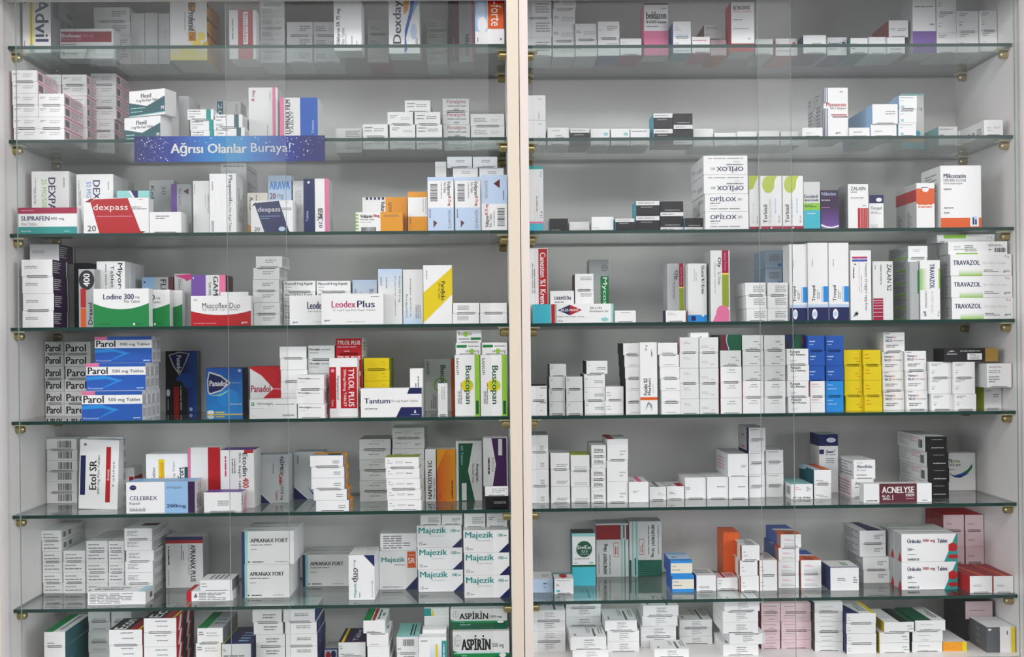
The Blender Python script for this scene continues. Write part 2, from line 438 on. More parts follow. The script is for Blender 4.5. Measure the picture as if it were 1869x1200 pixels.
ORDS = ['topmost', 'second down', 'third down', 'fourth down', 'fifth down', 'sixth down', 'seventh down', 'eighth down']
ROWS = ['front', 'next behind', 'third back', 'fourth back', 'fifth back']
LABELS = {}
def build():
    keys = []
    for e in ENT: keys += text_keys(e['st'])
    need_text(dict.fromkeys(keys))
    rnd = random.Random(5)
    for e in ENT:
        n, rows = e['n'], e['rows']
        w = e['X1'] - e['X0'] - .0006; H = (e['top'] - e['z0']) / n
        d = (e['fp'] - e['gap'] * (rows - 1)) / rows
        xc = (e['X0'] + e['X1']) / 2
        if e['r']: w = w / math.cos(math.radians(e['r']))
        for q in range(rows):
            for k in range(n):
                down = n - 1 - k
                body, fl = carton_mesh(e['st'], w, d, H - .0003, (down + q) % 2 == 1 and n > 1)
                o = link(e['kind'], None if fl else body)
                if fl: link('carton_body', body, o); link('end_flap', fl, o)
                jx = (e['dx'][down] / 1000 if e['dx'] else (rnd.uniform(-.0005, .0005) if n > 1 else 0))
                o.location = (xc + jx, e['s'] + q * (d + e['gap']), e['z0'] + k * H + .0001)
                o.rotation_euler = (0, math.radians(e['tilt']), math.radians(e['r'] + (rnd.uniform(-.25, .25) if n > 1 else 0)))
                lab = e['look']
                if n > 1: lab += ', ' + (ORDS[down] if (k or n == 1) else 'lowest')
                if rows > 1: lab += ', ' + ROWS[q]
                lab += ', ' + e['where'] + ', ' + e['lev'] + ', ' + e['cab']
                nw = len(lab.replace(',', ' ').split())
                if nw > 16: print('LONG', nw, lab)
                LABELS[lab] = LABELS.get(lab, 0) + 1
                tag(o, lab, 'medicine box', 'medicine cartons on the %s of the %s' % (e['lev'], e['cab']))
    for l, c in LABELS.items():
        if c > 1: print('DUP', c, l)
    print('cartons', len(ENT), sum(LABELS.values()))

# ------------------------------------------------------------------ print designs
STY.update({
 'end': '^ w|F:L .1 .5 .45 .8 2 g5;L .52 .35 .88 .6 2 g',
 'end2': '^ w|F:L .5 .3 .9 .75 3 g5',
 'end3': '^ w2|F:L .1 .3 .5 .7 3 g5;L .6 .35 .92 .6 2 g',
 'end4': '^ w|F:L .08 .62 .4 .82 1 g6;L .08 .38 .36 .55 1 g6;L .45 .4 .85 .7 2 g5',
 'end5': '^ w|F:L .38 .25 .92 .8 4 g5',
 'blank': '^ w',
 'grey': '^ ltg|F:L .5 .5 .92 .78 2 g6|R:L .1 .2 .9 .8 4 g5',
 'pinkside': '^ w R=pinkw L=pinkw|F:L .06 .55 .3 .75 2 g6;L .42 .4 .85 .75 2 g|R:R 0 0 1 .05 pk2;R 0 .95 1 1 pk2;B .06 .2 .28 .8;L .36 .15 .95 .85 5 g5',
 'purside': '^ w R=pur T=pur B=pur|F:L .1 .45 .5 .65 2 g5|R:L .05 .2 .5 .9 6 g;R .86 0 .93 1 w2',
 'parolend': '^ w|F:T .07 .2 .82 .8 k Parol b',
 'parol': 'w R=w2|F:R 0 0 1 .56 blue;P bl2 0 .5 .3 .55 .62 .36 .5 .28 .2 0 0 0;P blue 0 .38 .35 .42 .5 .34 .3 .12 .2 0 0 0;R 0 .87 1 1 blue;R 0 .87 .22 1 pk2;T .03 .6 .36 .85 k Parol b;T .44 .62 .97 .76 k 500_mg_Tablet;T .03 .05 .28 .11 lb2 Parasetamol;L .85 .04 .97 .12 1 lb2;R .1 .87 .2 1 pk2|R:R .15 .5 .8 .85 g;R .15 .1 .8 .4 g',
 'lodine': 'w|F:C gr .46 .62;T .18 .72 .73 .86 navy Lodine_300 b;T .76 .73 .83 .79 navy mg;T .55 .63 .84 .7 g7 Film_Tablet;E .73 .07 .02 .03 w;L .76 .05 .9 .1 1 dgr;L .1 .05 .3 .1 1 dgr',
 'majez': 'w T=w2|F:P navy .78 0 1 0 1 .42;P w .75 .0 .77 .0 1 .45 1 .49;T .04 .58 .66 .93 teal Majezik b;T .76 .7 .87 .84 teal 100 b;L .89 .7 .97 .8 1 teal;T .05 .12 .12 .26 g7 15;L .14 .12 .26 .2 1 g6;L .3 .5 .66 .56 1 g',
 'buscop': 'w R=lg|F:R .8 0 1 1 lg;E .5 .5 .24 .1 ye;E .55 .52 .17 .07 lime;D .36 .2 .66 .82 dgr Buscopan b;D .06 .68 .16 .95 k SANOFI;R .84 .03 .95 .25 dgr;M .1 .2 .28 .55 3 g6',
 'busend': '^ w|F:T .06 .5 .6 .88 dgr Buscopan;E .36 .68 .1 .2 lg;R .56 .22 .97 .42 gr;L .06 .2 .5 .4 1 g6',
 'busendv': '^ w|F:V .4 .1 .94 .48 dgr Buscopan;E .64 .3 .1 .2 lg;R .03 .6 .44 .82 gr;L .5 .62 .94 .8 1 g6',
 'majside': 'w T=w2',
 'etolend': '^ w R=w2|F:B .38 .18 .84 .85|R:L .3 .2 .6 .8 5 g5;B .65 .2 .9 .8',
 'aprafort': 'w2 L=navy R=w T=w2|F:R 0 0 .06 1 navy;R .06 0 .115 1 tl2;T .17 .66 .88 .78 k APRANAX_FORT b;L .17 .56 .58 .62 1 g6;L .17 .43 .38 .48 1 g5;E .14 .08 .016 .025 k;L .2 .05 .46 .11 1 k;L .65 .06 .92 .1 1 g5|T:L .1 .3 .5 .6 2 g5',
 'ect': '^ w T=dk R=red|F:L .35 .72 .72 .86 1 g6;L .4 .38 .74 .5 1 g6|R:P w .1 0 .2 0 .3 1 .2 1;P dk .3 0 .5 0 .6 1 .4 1;P w .55 0 .65 0 .75 1 .65 1;P dk .75 0 .9 0 1 1 .85 1|T:R .6 0 1 1 rd2;R .88 0 .94 1 ye;U .12 .05 .5 .9 w Econ b',
 'voltsr': 'w R=lb2 T=lb2|F:R 0 0 1 .43 lb2;R 0 .93 1 1 lb2;H .1 .55 .38 .88;D .76 .66 .9 .92 k Voltaren b;D .76 .46 .9 .65 red SR_75_mg b;D .62 .7 .72 .9 k Film_Tablet;D .78 .04 .9 .38 g6 NOVARTIS;P mar .22 .06 .36 .15 .22 .2;M .5 .6 .56 .9 1 g5;M .06 .24 .12 .4 1 navy',
 'voltsrv': 'w R=lb2 T=lb2|F:R 0 .48 1 1 lb2;H .62 .08 .9 .42;U .14 .06 .28 .26 k Voltaren b;U .14 .27 .28 .47 red SR_75_mg b;U .3 .06 .4 .3 k Film_Tablet;U .14 .58 .26 .9 g6 NOVARTIS;P mar .48 .84 .72 .92 .72 .76;M .45 .08 .52 .35 1 g5;M .84 .55 .9 .72 1 navy',
 'panal': '^ ltg|F:T .16 .55 .86 .92 cr Panalgine;L .18 .35 .88 .5 1 g7;T .42 .08 .62 .26 k tablet',
 'dotend': '^ w L=navy R=navy|F:L .35 .45 .7 .75 2 g5;L .4 .08 .95 .2 1 g5',
 'opilox': 'w L=w2|F:T .12 .58 .72 .9 navy OPİLOX b;T .76 .62 .86 .76 g6 80;L .12 .4 .5 .54 1 g6;L .12 .28 .34 .38 1 g;L .12 .1 .92 .22 1 g5|L:T .5 .55 .9 .85 g6 OPİLOX;L .1 .4 .4 .6 2 g5',
 'opiloxv': 'w L=w2|F:V .3 .1 .9 .42 navy OPİLOX b;V .16 .24 .26 .38 g6 80;L .52 .46 .9 .6 1 g6;L .68 .62 .9 .72 1 g;L .1 .8 .9 .9 1 g5|L:V .5 .15 .9 .45 g6 OPİLOX;L .1 .4 .4 .6 2 g5',
 'terbi': 'w|F:E .36 .84 .29 .16 lime;P lime .36 1 .8 1 .68 .93 .64 .84 .5 .84;R 0 0 1 .06 cr;U .12 .12 .3 .46 k Terbisil b;U .36 .12 .52 .56 g %1_Sprey_Çözelti;M .62 .3 .76 .58 1 lb2;U .82 .12 .9 .25 g6 30_ml;P w .44 .015 .56 .015 .5 .05',
 'blackend': '^ dk L=cy|F:R 0 .72 1 1 w2;L .08 .8 .92 .93 1 g5;L .2 .55 .8 .64 1 g',
 'blackendv': '^ dk L=cy|F:R 0 0 1 .26 w2;L .08 .06 .92 .2 1 g5;L .2 .36 .85 .45 1 g',
 'trosyd': 'w|F:R 0 0 1 .17 navy;R 0 .17 1 .21 lb2;E .32 .085 .13 .065 w;E .32 .085 .1 .03 lb2;U .2 .25 .4 .45 k Trosyd b;R .76 .24 1 .44 bl2;R .68 .24 .71 .44 lb;M .44 .28 .6 .42 2 g5;M .2 .7 .26 .85 1 g5',
 'travazol': 'w L=bg|F:N .14 0 .52 .28 lg w;T .05 .5 .48 .72 navy TRAVAZOL b;T .53 .52 .9 .64 g %1+%0,1_Krem;T .88 .82 .95 .94 g7 15_g;L .54 .15 .78 .3 2 g6;T .86 .13 .96 .24 navy gsm|L:L .55 .1 .8 .6 3 g5',
 'grid': '^ ltg L=dgr|F:L .55 .5 .9 .65 1 g5;L .74 .33 .9 .44 1 g5;L .35 .1 .95 .2 1 g6',
 'gridp': '^ w L=cr|F:L .4 .74 .88 .84 1 g5;L .3 .6 .8 .68 1 g5',
 'furacin': '^ w|F:T .16 .74 .6 .92 k Furacin b;T .16 .56 .84 .7 k %0,2_Merhem b;L .16 .14 .5 .32 2 g',
 'bluend': '^ blue|F:L .1 .55 .45 .7 1 lb2;L .1 .35 .5 .5 1 lb',
 'bluelt': '^ bl2|F:L .1 .7 .4 .8 1 lb2;L .1 .45 .6 .55 1 lb2',
 'yelend': '^ ye|F:L .6 .4 .92 .5 1 or2;L .7 .2 .92 .3 1 or2',
 'yelend2': '^ ye|F:L .1 .65 .3 .75 1 or2;L .1 .42 .45 .52 1 or2',
 'hama': '^ w|F:T .1 .7 .42 .82 navy Hama b;T .42 .7 .58 .82 or2 zin;T .1 .52 .4 .64 navy %0.25 b;T .42 .54 .64 .62 or2 +%0.5;T .68 .54 .92 .62 k krem;L .12 .2 .8 .38 2 g6;L .06 .9 .3 .97 1 g7',
 'lotend': '^ w|F:L .1 .74 .6 .92 2 g5;L .1 .28 .3 .38 1 g6;L .1 .44 .28 .5 1 g5',
 'istivol': '^ w|F:T .2 .45 .8 .75 k İSTİVOL b;L .14 .32 .86 .42 1 g7;L .6 .06 .82 .16 1 g5',
 'blkfr': 'k L=w2 T=w2|F:L .3 .2 .85 .32 1 g;L .3 .75 .8 .84 1 g5|L:L .05 .2 .4 .9 5 g;L .45 .5 .8 .9 3 pk;B .78 .2 .92 .75',
 'urikoliz': 'w L=bg T=w2|F:P teal .76 0 1 0 1 1 .98 1;E .92 .52 .08 .16 red;R .84 .38 .97 .62 red;E .92 .18 .09 .08 red;T .11 .68 .35 .84 navy Ürikoliz b;T .38 .68 .6 .82 cr 300_mg b;T .64 .68 .82 .82 navy Tablet b;T .11 .4 .18 .5 navy 50 b;L .19 .42 .26 .48 1 g6;L .11 .24 .26 .3 1 g5;T .11 .05 .32 .13 k SANDOZ b|L:P red .5 0 1 0 1 .15 .8 .35',
 'smallwh': '^ w L=w2|F:T .38 .72 .64 .86 g6 Tablet;L .38 .5 .62 .62 1 g5;L .38 .34 .74 .44 1 g7;L .38 .18 .5 .26 1 g5|T:U .66 .1 .7 .8 navy ilaç;M .5 .5 .6 .9 2 g5;M .8 .4 .95 .9 2 g5;R .1 .12 .14 .3 g6',
 'redside': '^ w L=red R=red T=rd2|F:L .15 .38 .55 .5 2 g5|T:P or2 .5 0 .7 0 .3 1 .2 1',
 'rdgrid': '^ pinkw L=rd2 R=rd2|F:L .1 .6 .8 .75 1 g5;L .4 .2 .9 .35 1 g5',
})
STY['smallwh'] = '^ w L=w2|F:L .38 .68 .66 .82 1 g6;L .38 .5 .62 .62 1 g5;L .38 .34 .74 .44 1 g7;L .38 .18 .5 .26 1 g5|T:R .66 .05 .72 .8 g7;M .48 .4 .6 .95 2 g5;M .8 .3 .95 .95 2 g5;R .12 .12 .17 .3 g6'

# ================================================================== SIGN CABINET
shelf('L', 0)
A(40, 92, -30, 'w R=g6|F:R .25 0 .4 1 ye2;R .29 0 .33 1 ol;R .25 0 .4 .12 tl2;D .46 .17 .93 .79 navy Advil b;R .05 .72 .15 .85 cr;M .04 .05 .1 .2 1 g6|R:B .1 .55 .35 .85;B .4 .3 .6 .6;L .65 .2 .9 .8 4 dk', 'white carton with yellow-green stripe and navy letters', 'by outer wall', s=.05, dp=.12)
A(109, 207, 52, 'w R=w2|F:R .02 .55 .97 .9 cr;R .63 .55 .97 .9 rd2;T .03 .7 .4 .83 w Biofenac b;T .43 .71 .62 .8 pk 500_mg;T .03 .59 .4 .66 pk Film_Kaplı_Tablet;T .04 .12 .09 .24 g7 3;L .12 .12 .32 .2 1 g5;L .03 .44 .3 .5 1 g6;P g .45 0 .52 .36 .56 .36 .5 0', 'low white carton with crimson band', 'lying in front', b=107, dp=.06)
A(171, 237, 13, 'end2', 'plain white carton', 'stack behind crimson-banded carton', b=117, n=4, dx=[0, 1, 2, 2])
A(239, 264, 24, 'ltg|F:M .55 .06 .8 .2 2 g', 'grey-white upright carton', 'touching the plain stack', b=117)
A(264.5, 288.5, 23, 'ltg|F:M .55 .06 .8 .2 2 g', 'grey-white upright carton', 'middle of three uprights', b=117)
A(289, 310, 24, 'ltg|F:M .45 .5 .8 .7 2 g', 'grey-white upright carton', 'beside yellow-flowered carton', b=117)
A(310, 378, 1, 'w R=or_ B=cream|F:N 0 0 1 .3 ye2 w;E .85 .4 .1 .07 ye2;E .72 .28 .11 .08 ye2;E .95 .25 .08 .06 ye;E .4 .14 .1 .07 ye2;E .62 .12 .09 .06 ye2;R .5 .85 .7 .97 or_;D .5 .5 .68 .96 k Bi-Profenid b;R .5 .32 .7 .48 or_;D .53 .34 .67 .46 k 150;D .38 .5 .43 .8 g6 Ketoprofen|R:L .1 .92 .8 .97 1 dk;L .1 .68 .8 .74 1 dk;L .1 .42 .8 .48 1 dk;L .1 .16 .8 .22 1 dk;R 0 .66 .1 .74 dk;R 0 .4 .1 .48 dk;R 0 .9 .1 .97 dk', 'white carton with yellow flowers and orange side', 'near the pane overlap', b=110, dp=.1)
A(418, 470, 18, 'w|F:R .33 .0 .88 1 red;R .52 .3 .7 .96 w;D .55 .35 .68 .92 red Endolan;M .08 .4 .18 .9 1 g5', 'white upright carton with broad red band', 'beside yellow-flowered carton', b=108, dp=.06)
A(472, 520, -12, 'end3', 'white code-ended carton', 'stack beside red-banded carton', b=115, n=6)
A(523, 571, 40, 'end2', 'white carton', 'low pair column behind pane edge', b=115, n=3)
A(572, 620, 40, 'end3', 'white carton', 'column behind tall black-lettered carton', b=115, n=3)
A(671, 710, 36, '^ w R=cr B=cr|F:L .1 .3 .6 .6 2 g', 'white pink-edged carton', 'column behind purple-lettered carton', b=115, n=3)
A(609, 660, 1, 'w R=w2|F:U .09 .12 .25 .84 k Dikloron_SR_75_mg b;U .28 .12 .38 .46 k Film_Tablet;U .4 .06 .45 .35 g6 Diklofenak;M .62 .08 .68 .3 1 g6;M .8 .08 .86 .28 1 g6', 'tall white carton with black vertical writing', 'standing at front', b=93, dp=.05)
A(709, 766, -45, 'w R=w2|F:P or_ .45 1 .8 1 .62 .55 .5 .5;P blue .8 1 .95 1 .98 .8 .75 .5 .55 .2 .6 .05 .5 .0 .52 .3 .68 .55;P lb .95 1 1 1 1 .7 .85 .55 .68 .4 .78 .55;U .14 .13 .48 .68 pur Dexday b;E .8 .28 .1 .1 lb2;M .86 .1 .95 .2 2 g6', 'white carton with purple letters and blue swirl', 'towards middle post', b=98, dp=.05)
A(779, 817, 35, 'end3', 'small grey-white carton', 'stack beside maroon carton', b=117, n=4)
A(818, 865, 2, 'g R=pk2|F:R 0 0 .42 1 mar;R .92 0 1 1 pk2;U .66 .1 .82 .45 k BRUFEN b;U .16 .1 .24 .4 pk Tablet;M .5 .1 .56 .35 1 g6', 'maroon and grey upright carton', 'beside light blue and red carton', b=113, dp=.06)
A(866, 920, -40, 'w|F:R 0 .2 .42 1 lb;E .2 .5 .15 .2 lb2;E .25 .3 .16 .12 w;R .44 .24 1 1 red;R .44 .24 .97 .62 or2;D .55 .28 .9 .92 w Dex-forte;M .06 .04 .12 .16 1 navy;L .85 .05 .95 .12 1 g6', 'light blue and red carton with white lettering', 'touching middle post', s=.006, dp=.06)

shelf('L', 1)
A(22, 69, 128, 'pinkside', 'white pink-sided carton', 'stack by outer wall', s=.003, n=6, dp=.09, dx=[-1, 0, 0, 1, 1, 2])
A(70, 117.5, 171, 'pinkside', 'white pink-sided carton', 'second front stack from outer wall', s=.003, n=4, dp=.09)
A(66, 112, 136, 'pinkside', 'white pink-sided carton', 'tall stack behind outermost stack', s=.1, n=7)
A(113, 158.5, 136, 'pinkside', 'white pink-sided carton', 'back stack beside dark gap', s=.1, n=7)
A(163, 210, 134, 'pinkside', 'white pink-sided carton', 'stack beside teal-banded cartons', s=.152, n=7, dx=[2, 2, 2, 2, -2, -2, -2])
fx = 'w R=w2|F:P dgt 0 .02 1 .12 1 .72 .5 .38 0 .55;P tl2 0 0 1 .08 1 .12 0 .03;T .34 .7 .62 .86 k Flexil b;T .2 .52 .8 .66 k 5_mg_Film_Kaplı_Tablet;T .9 .2 .97 .34 w M b;L .05 .28 .45 .36 1 tl2;L .05 .14 .38 .22 1 tl2'
t = A(222, 297, 213, fx, 'white carton with teal zigzag, lower of two', 'askew', s=.035, dp=.035, r=-20)
A(231, 305, 164, fx.replace('5_mg', '10_mg'), 'white carton with teal zigzag, upper of two', 'askew', s=.028, dp=.035, r=-20, on=t)
A(326, 345, 175, 'bg R=g', 'grey upright carton', 'behind teal zigzag cartons', s=.075, dp=.08)
A(345, 393, 199.5, '^ w|F:R .72 0 .9 1 teal;T .05 .72 .5 .9 k Geralgine-K b;L .05 .5 .5 .62 1 g6;L .05 .14 .3 .4 2 g5', 'white carton with bright green bar', 'stack behind blue sign', s=.02, n=3, dx=[-3, 2, 3], dp=.07)
A(394, 446, 209, '^ w R=w2|F:R .7 0 .87 1 dgt;T .04 .74 .4 .9 k Geralgine b;L .04 .5 .35 .65 1 g6;L .04 .12 .3 .3 2 g5|R:L .05 .2 .9 .85 6 g5', 'white carton with dark green bar', 'stack behind blue sign', s=.02, n=2, dx=[-2, 2], dp=.1)
A(393, 440, 185, 'g|F:R .06 .4 .3 1 dgt;D .1 .7 .26 .96 lb2 20 b;D .75 .5 .9 .95 g7 Geralgine', 'grey carton with dark green patch', 'behind dark-green-barred stack', s=.135, dp=.05)
A(452, 507, 159.5, 'w2 R=g|F:R .82 0 .93 1 pk2;U .1 .76 .24 .95 cr 8_mg b;M .62 .05 .68 .4 1 g5;D .72 .78 .78 .95 g5 Tablet', 'tall white carton with pink stripe', 'behind blue sign', s=.06, dp=.05)
A(510, 580, 178, 'w2|F:R 0 0 .12 1 pk2;R .54 0 1 1 blue;U .15 .2 .28 .95 k LUMINAX_FILM b;U .29 .2 .36 .7 k TABLET;U .84 .2 .9 .5 lb2 Tablet', 'white and blue upright carton with pink edge', 'behind sign end', s=.045, dp=.06)
A(613, 661, 234, 'end5', 'white carton', 'low pair beside sign end', b=279, n=2)
A(662, 708, 226.5, 'end4', 'white carton', 'pair beside stepped stacks', b=273, n=2)
A(710, 757, 204.5, 'end', 'white carton', 'three-high stack under lone carton', b=273, n=3, dx=[-3, 1, 1])
q = A(758.5, 806, 204.5, 'end4', 'white carton', 'three-high stack beside red-lettered stack', b=273, n=3, dx=[-2, 1, 1])
A(739, 786, 183, 'end4', 'white carton', 'lone on top of two stacks', b=273, on=q)
A(808, 857, 180, 'panal', 'white carton with red lettering', 'stack before grey cartons', b=275, n=4, dx=[0, 0, 1, 2])
A(859, 921, 208, 'end3', 'grey-white carton', 'stack touching middle post', b=275, n=3)

shelf('L', 2)
dp1 = 'w R=w2|F:D .45 -.05 .64 .87 navy DEXPASS b;D .27 .28 .4 .88 lg 25_MG/500_MG;M .05 .5 .13 .9 2 g5;M .84 .75 .9 .9 1 g5'
A(57, 126, 312.5, dp1.replace('D .45 -.05 .64 .87', 'D .45 .25 .64 .9'), 'white carton with navy and green vertical writing', 'behind magenta-banded carton', s=.06, dp=.045)
A(139, 207, 318, dp1.replace('D .45 -.05 .64 .87', 'D .45 .25 .64 .9').replace('lg 25', 'bl2 50'), 'white navy-and-blue-lettered carton', 'behind red carton', s=.06, dp=.04, rows=3)
A(33, 141, 379, 'w|F:R 0 .77 1 1 cr;R 0 0 1 .27 teal;T .05 .5 .53 .68 navy SUPRAFEN b;T .55 .5 .78 .64 navy 400_mg;T .05 .32 .32 .43 g6 Film_Tablet;L .05 .86 .26 .92 1 pk;T .05 .06 .22 .14 w Ibuprofen;L .78 .06 .94 .13 1 tl2', 'white carton with magenta band and teal band', 'by outer wall', s=.004, dp=.022)
A(152, 272, 361, 'w R=w2|F:P red .17 .96 .68 .99 .87 .06 .9 .0 .24 .0 .11 .87;P rd2 .02 .88 .11 .98 .17 .98 .11 .87;P rd2 .87 .06 .95 .05 .9 .0;T .15 .6 .68 .82 w dexpass;R .2 .47 .75 .485 pk;T .06 .06 .19 .22 dk 20;L .74 .66 .97 .76 2 g6;L .85 .93 .96 .96 1 red', 'white carton with slanted red panel', 'standing in front', s=.004, dp=.03)
A(213, 273, 348, 'tl2|F:P navy .42 1 .65 1 .65 .8 .62 .7;P w .36 1 .42 1 .65 .72 .6 .7', 'pale teal carton peeping over red panel', 'behind red carton', s=.045, dp=.012)
A(272, 318, 329, 'bg|F:D .06 .5 .2 .9 k Kolsin b;D .5 .75 .66 .9 g7 30', 'grey carton with black vertical word', 'behind small white carton', s=.1, dp=.05)
A(312, 350, 336, 'bg|F:R 0 0 .28 1 pu2;U .36 .6 .5 .92 g7 25/4_mg;P mar .6 .86 .85 .92 .85 .8;D .55 .15 .7 .4 k Film', 'grey carton with purple edge', 'behind small white carton', s=.075, dp=.02)
A(272, 331, 387, '^ w R=w2|F:L .2 .65 .7 .85 2 g6', 'small white carton', 'front, beside red carton', s=.004, dp=.05)
A(352, 382, 330, 'w2|F:M .06 .75 .14 .95 1 g5;U .88 .4 .98 .75 navy Otrexin;M .72 .5 .8 .8 1 g', 'pale grey upright carton', 'beside green-lettered tall carton', s=.03, dp=.1)
A(382, 431, 317, 'w R=w2|F:R .64 0 .655 1 g5;D .68 .54 .86 .97 k Plaquenil b;D .68 .44 .82 .53 dgr 200_mg;D .68 .02 .82 .42 k Film_Kaplı_Tablet;M .08 .72 .14 .96 1 g6;D .06 .02 .16 .2 navy SANOFI|R:M .2 .2 .8 .9 4 g5', 'tall white carton with black and green writing', 'front, near pane overlap', s=.006, dp=.06)
A(403, 450, 298, '^ w2 R=bg|F:L .1 .72 .9 .86 1 g6;L .1 .4 .6 .5 1 g|R:L .1 .5 .8 .8 1 g6', 'large white carton', 'tall stack behind green-lettered carton', s=.085, n=5, dp=.1)
A(451, 490, 352, 'cream|F:D .1 .6 .28 .9 k Arcol b;M .4 .5 .7 .95 3 g6;P or_ 0 0 .2 0 .2 .2 0 .25', 'cream carton with orange corner', 'behind violet-panel carton', s=.05, dp=.03)
A(457, 535, 366, 'w R=w T=w2|F:P navy .14 .93 .67 .99 .9 .05 .93 .0 .32 0 .1 .85;P dk .02 .83 .1 .94 .14 .94 .1 .85;T .17 .6 .7 .8 w dexpass;R .22 .5 .7 .515 lb;R .24 .43 .45 .445 lb;T .08 .04 .22 .16 dk 20;L .74 .68 .97 .78 2 g6;E .74 .1 .08 .07 lb2;L .82 .93 .96 .96 1 cr', 'white carton with slanted violet-blue panel', 'front, under sign', s=.006, dp=.035, r=-3)
A(488, 532, 320, 'lb2 R=lb2|F:T .06 .76 .94 .9 bl2 ARAVA b;T .08 .6 .32 .7 mar 20 b;T .4 .59 .66 .68 g6 mg;T .08 .44 .94 .55 bl2 film_kaplı;L .1 .34 .7 .4 1 bl2|R:L .1 .5 .8 .95 3 bl2;L .1 .1 .8 .4 4 g6', 'pale blue carton with blue lettering', 'behind violet-panel carton', s=.05, dp=.03, rows=1)
A(534, 554, 330, 'w2|F:M .2 .4 .8 .9 3 g', 'narrow white carton', 'between pale blue and black-navy cartons', s=.05, dp=.03)
A(554, 600, 326, 'w R=g|F:R 0 0 .45 1 dgt;R 0 0 .42 1 navy;R .84 0 1 1 pk2;E .2 .93 .05 .022 w;D .56 .22 .76 .44 k REUMIC b;D .6 .08 .74 .2 k 20;U .08 .2 .18 .4 lb2 Tablet;M .5 .2 .54 .42 1 g6', 'navy, white and pink upright carton', 'front, past sign end', s=.012, dp=.05)
A(661, 743, 360, 'w2|F:R .52 0 1 1 or_;P navy .08 .93 .13 .93 .13 1 .08 1;P navy .17 .93 .22 .93 .22 1 .17 1;P navy .26 .93 .31 .93 .31 1 .26 1;P navy .35 .93 .4 .93 .4 1 .35 1;P navy .44 .93 .49 .93 .49 1 .44 1;D .42 .5 .51 .88 k Voltaren b;D .58 .4 .66 .85 mar NOVARTIS', 'white and orange carton with navy dashes', 'behind green-dashed carton', s=.05, dp=.05)
A(649, 735, 387, 'w R=or_|F:R .53 0 1 1 ye;R .53 0 1 1 or_;P lg 0 .8 .06 .8 .06 .9 0 .9;P lg 0 .62 .06 .62 .06 .72 0 .72;P lg 0 .44 .06 .44 .06 .54 0 .54;P lg 0 .26 .06 .26 .06 .36 0 .36;P lg 0 .08 .06 .08 .06 .18 0 .18;T .1 .7 .35 .88 k Voltaren b;T .37 .7 .51 .88 red 50mg b;T .1 .56 .4 .65 k Film_Kaplı_Tablet;L .1 .44 .38 .52 1 g;B .12 0 .45 .22;T .6 .74 .92 .84 g6 NOVARTIS', 'orange and white carton with green dashes', 'front, low', s=.004, dp=.04)
A(744, 780, 350, 'or_|F:R 0 .38 1 .86 w;M .76 .5 .82 .82 1 g6;D .9 .44 .98 .84 k Voltaren;M .1 .2 .16 .34 1 mar', 'orange carton with white panel', 'beside light blue barcoded cartons', s=.02, dp=.1)
v1 = A(780, 828, 323, 'voltsr', 'light blue and white barcoded carton', 'farthest from middle post', s=.006, dp=.05)
v2 = A(830, 877, 323, 'voltsr', 'light blue and white barcoded carton', 'middle of three', s=.006, dp=.05)
v3 = A(878, 926, 319, 'voltsrv', 'light blue barcoded carton, upside down', 'touching middle post', s=.006, dp=.05)
A(794, 815, 295, 'w2|F:M .3 .1 .75 .6 3 g6', 'narrow white upright carton', 'behind barcoded cartons', s=.075, dp=.05)
z1 = A(827, 873, 307, 'dotend', 'white navy-sided carton', 'stack behind middle barcoded carton', s=.075, n=6, dp=.09)
z2 = A(875, 920, 307, 'dotend', 'white navy-sided carton', 'stack behind upside-down carton', s=.075, n=6, dp=.09)
A(816, 862, 286, 'dotend', 'white navy-sided carton', 'crowning stacks, farther from post', s=.072, on=z1)
A(863, 908, 286, 'dotend', 'white navy-sided carton', 'crowning stacks, nearer post', s=.072, on=z2)

shelf('L', 3)
t = A(40, 97, 474, 'purside', 'white purple-sided carton', 'stack by outer wall', s=.004, n=4, dp=.075, dx=[-1, 0, 1, 0])
A(54, 110, 446, 'purside', 'white purple-sided carton', 'set back on outer stack', s=.05, on=t, dp=.08)
A(133, 163, 480, 'dk', 'dark carton', 'in shadow behind grey upright', s=.12, dp=.1)
A(143, 173, 491, 'bg|F:E .5 .81 .48 .17 dk;U .3 .7 .7 .92 w 400 b;R .12 .34 .45 .66 red;R .12 0 .45 .33 or2;U .58 .05 .85 .42 k Draxol b', 'grey upright carton with black circle and red bar', 'beside green carton', s=.03, dp=.07)
A(176, 228, 477, 'w R=w2|F:D .7 .5 .92 .97 k Miyorel b;D .5 .6 .62 .94 k Tablet;M .06 .6 .12 .96 1 g6;M .3 .1 .36 .96 1 g6|R:M .2 .1 .4 .9 1 g5', 'white carton with bold black word', 'behind green carton', s=.06, dp=.028, rows=4)
A(170, 272, 527, 'lodine', 'white and green carton with curved edge', 'foremost of three', s=.004, dp=.022)
A(208, 310, 529, 'lodine', 'white and green carton with curved edge', 'middle of three', s=.03, dp=.022)
A(232, 333, 530.5, 'lodine', 'white and green carton with curved edge', 'rearmost of three', s=.056, dp=.022)
A(259, 316, 506, 'bg R=mar|F:R 0 .0 .42 1 lb;E .08 .9 .03 .02 navy;R .85 0 1 1 mar;D .6 .4 .78 .95 k FLEXO b;M .48 .3 .52 .8 1 g6', 'grey-blue carton with maroon edge', 'behind green cartons', s=.11, dp=.05)
A(318, 350, 500, 'bg|F:R .5 .0 .98 1 g;P mg 0 .97 1 1 1 .9 .7 .86 .6 .9;D .25 .5 .38 .9 mar Gamaflex', 'grey carton with magenta top', 'beside purple-panel carton', s=.085, dp=.05)
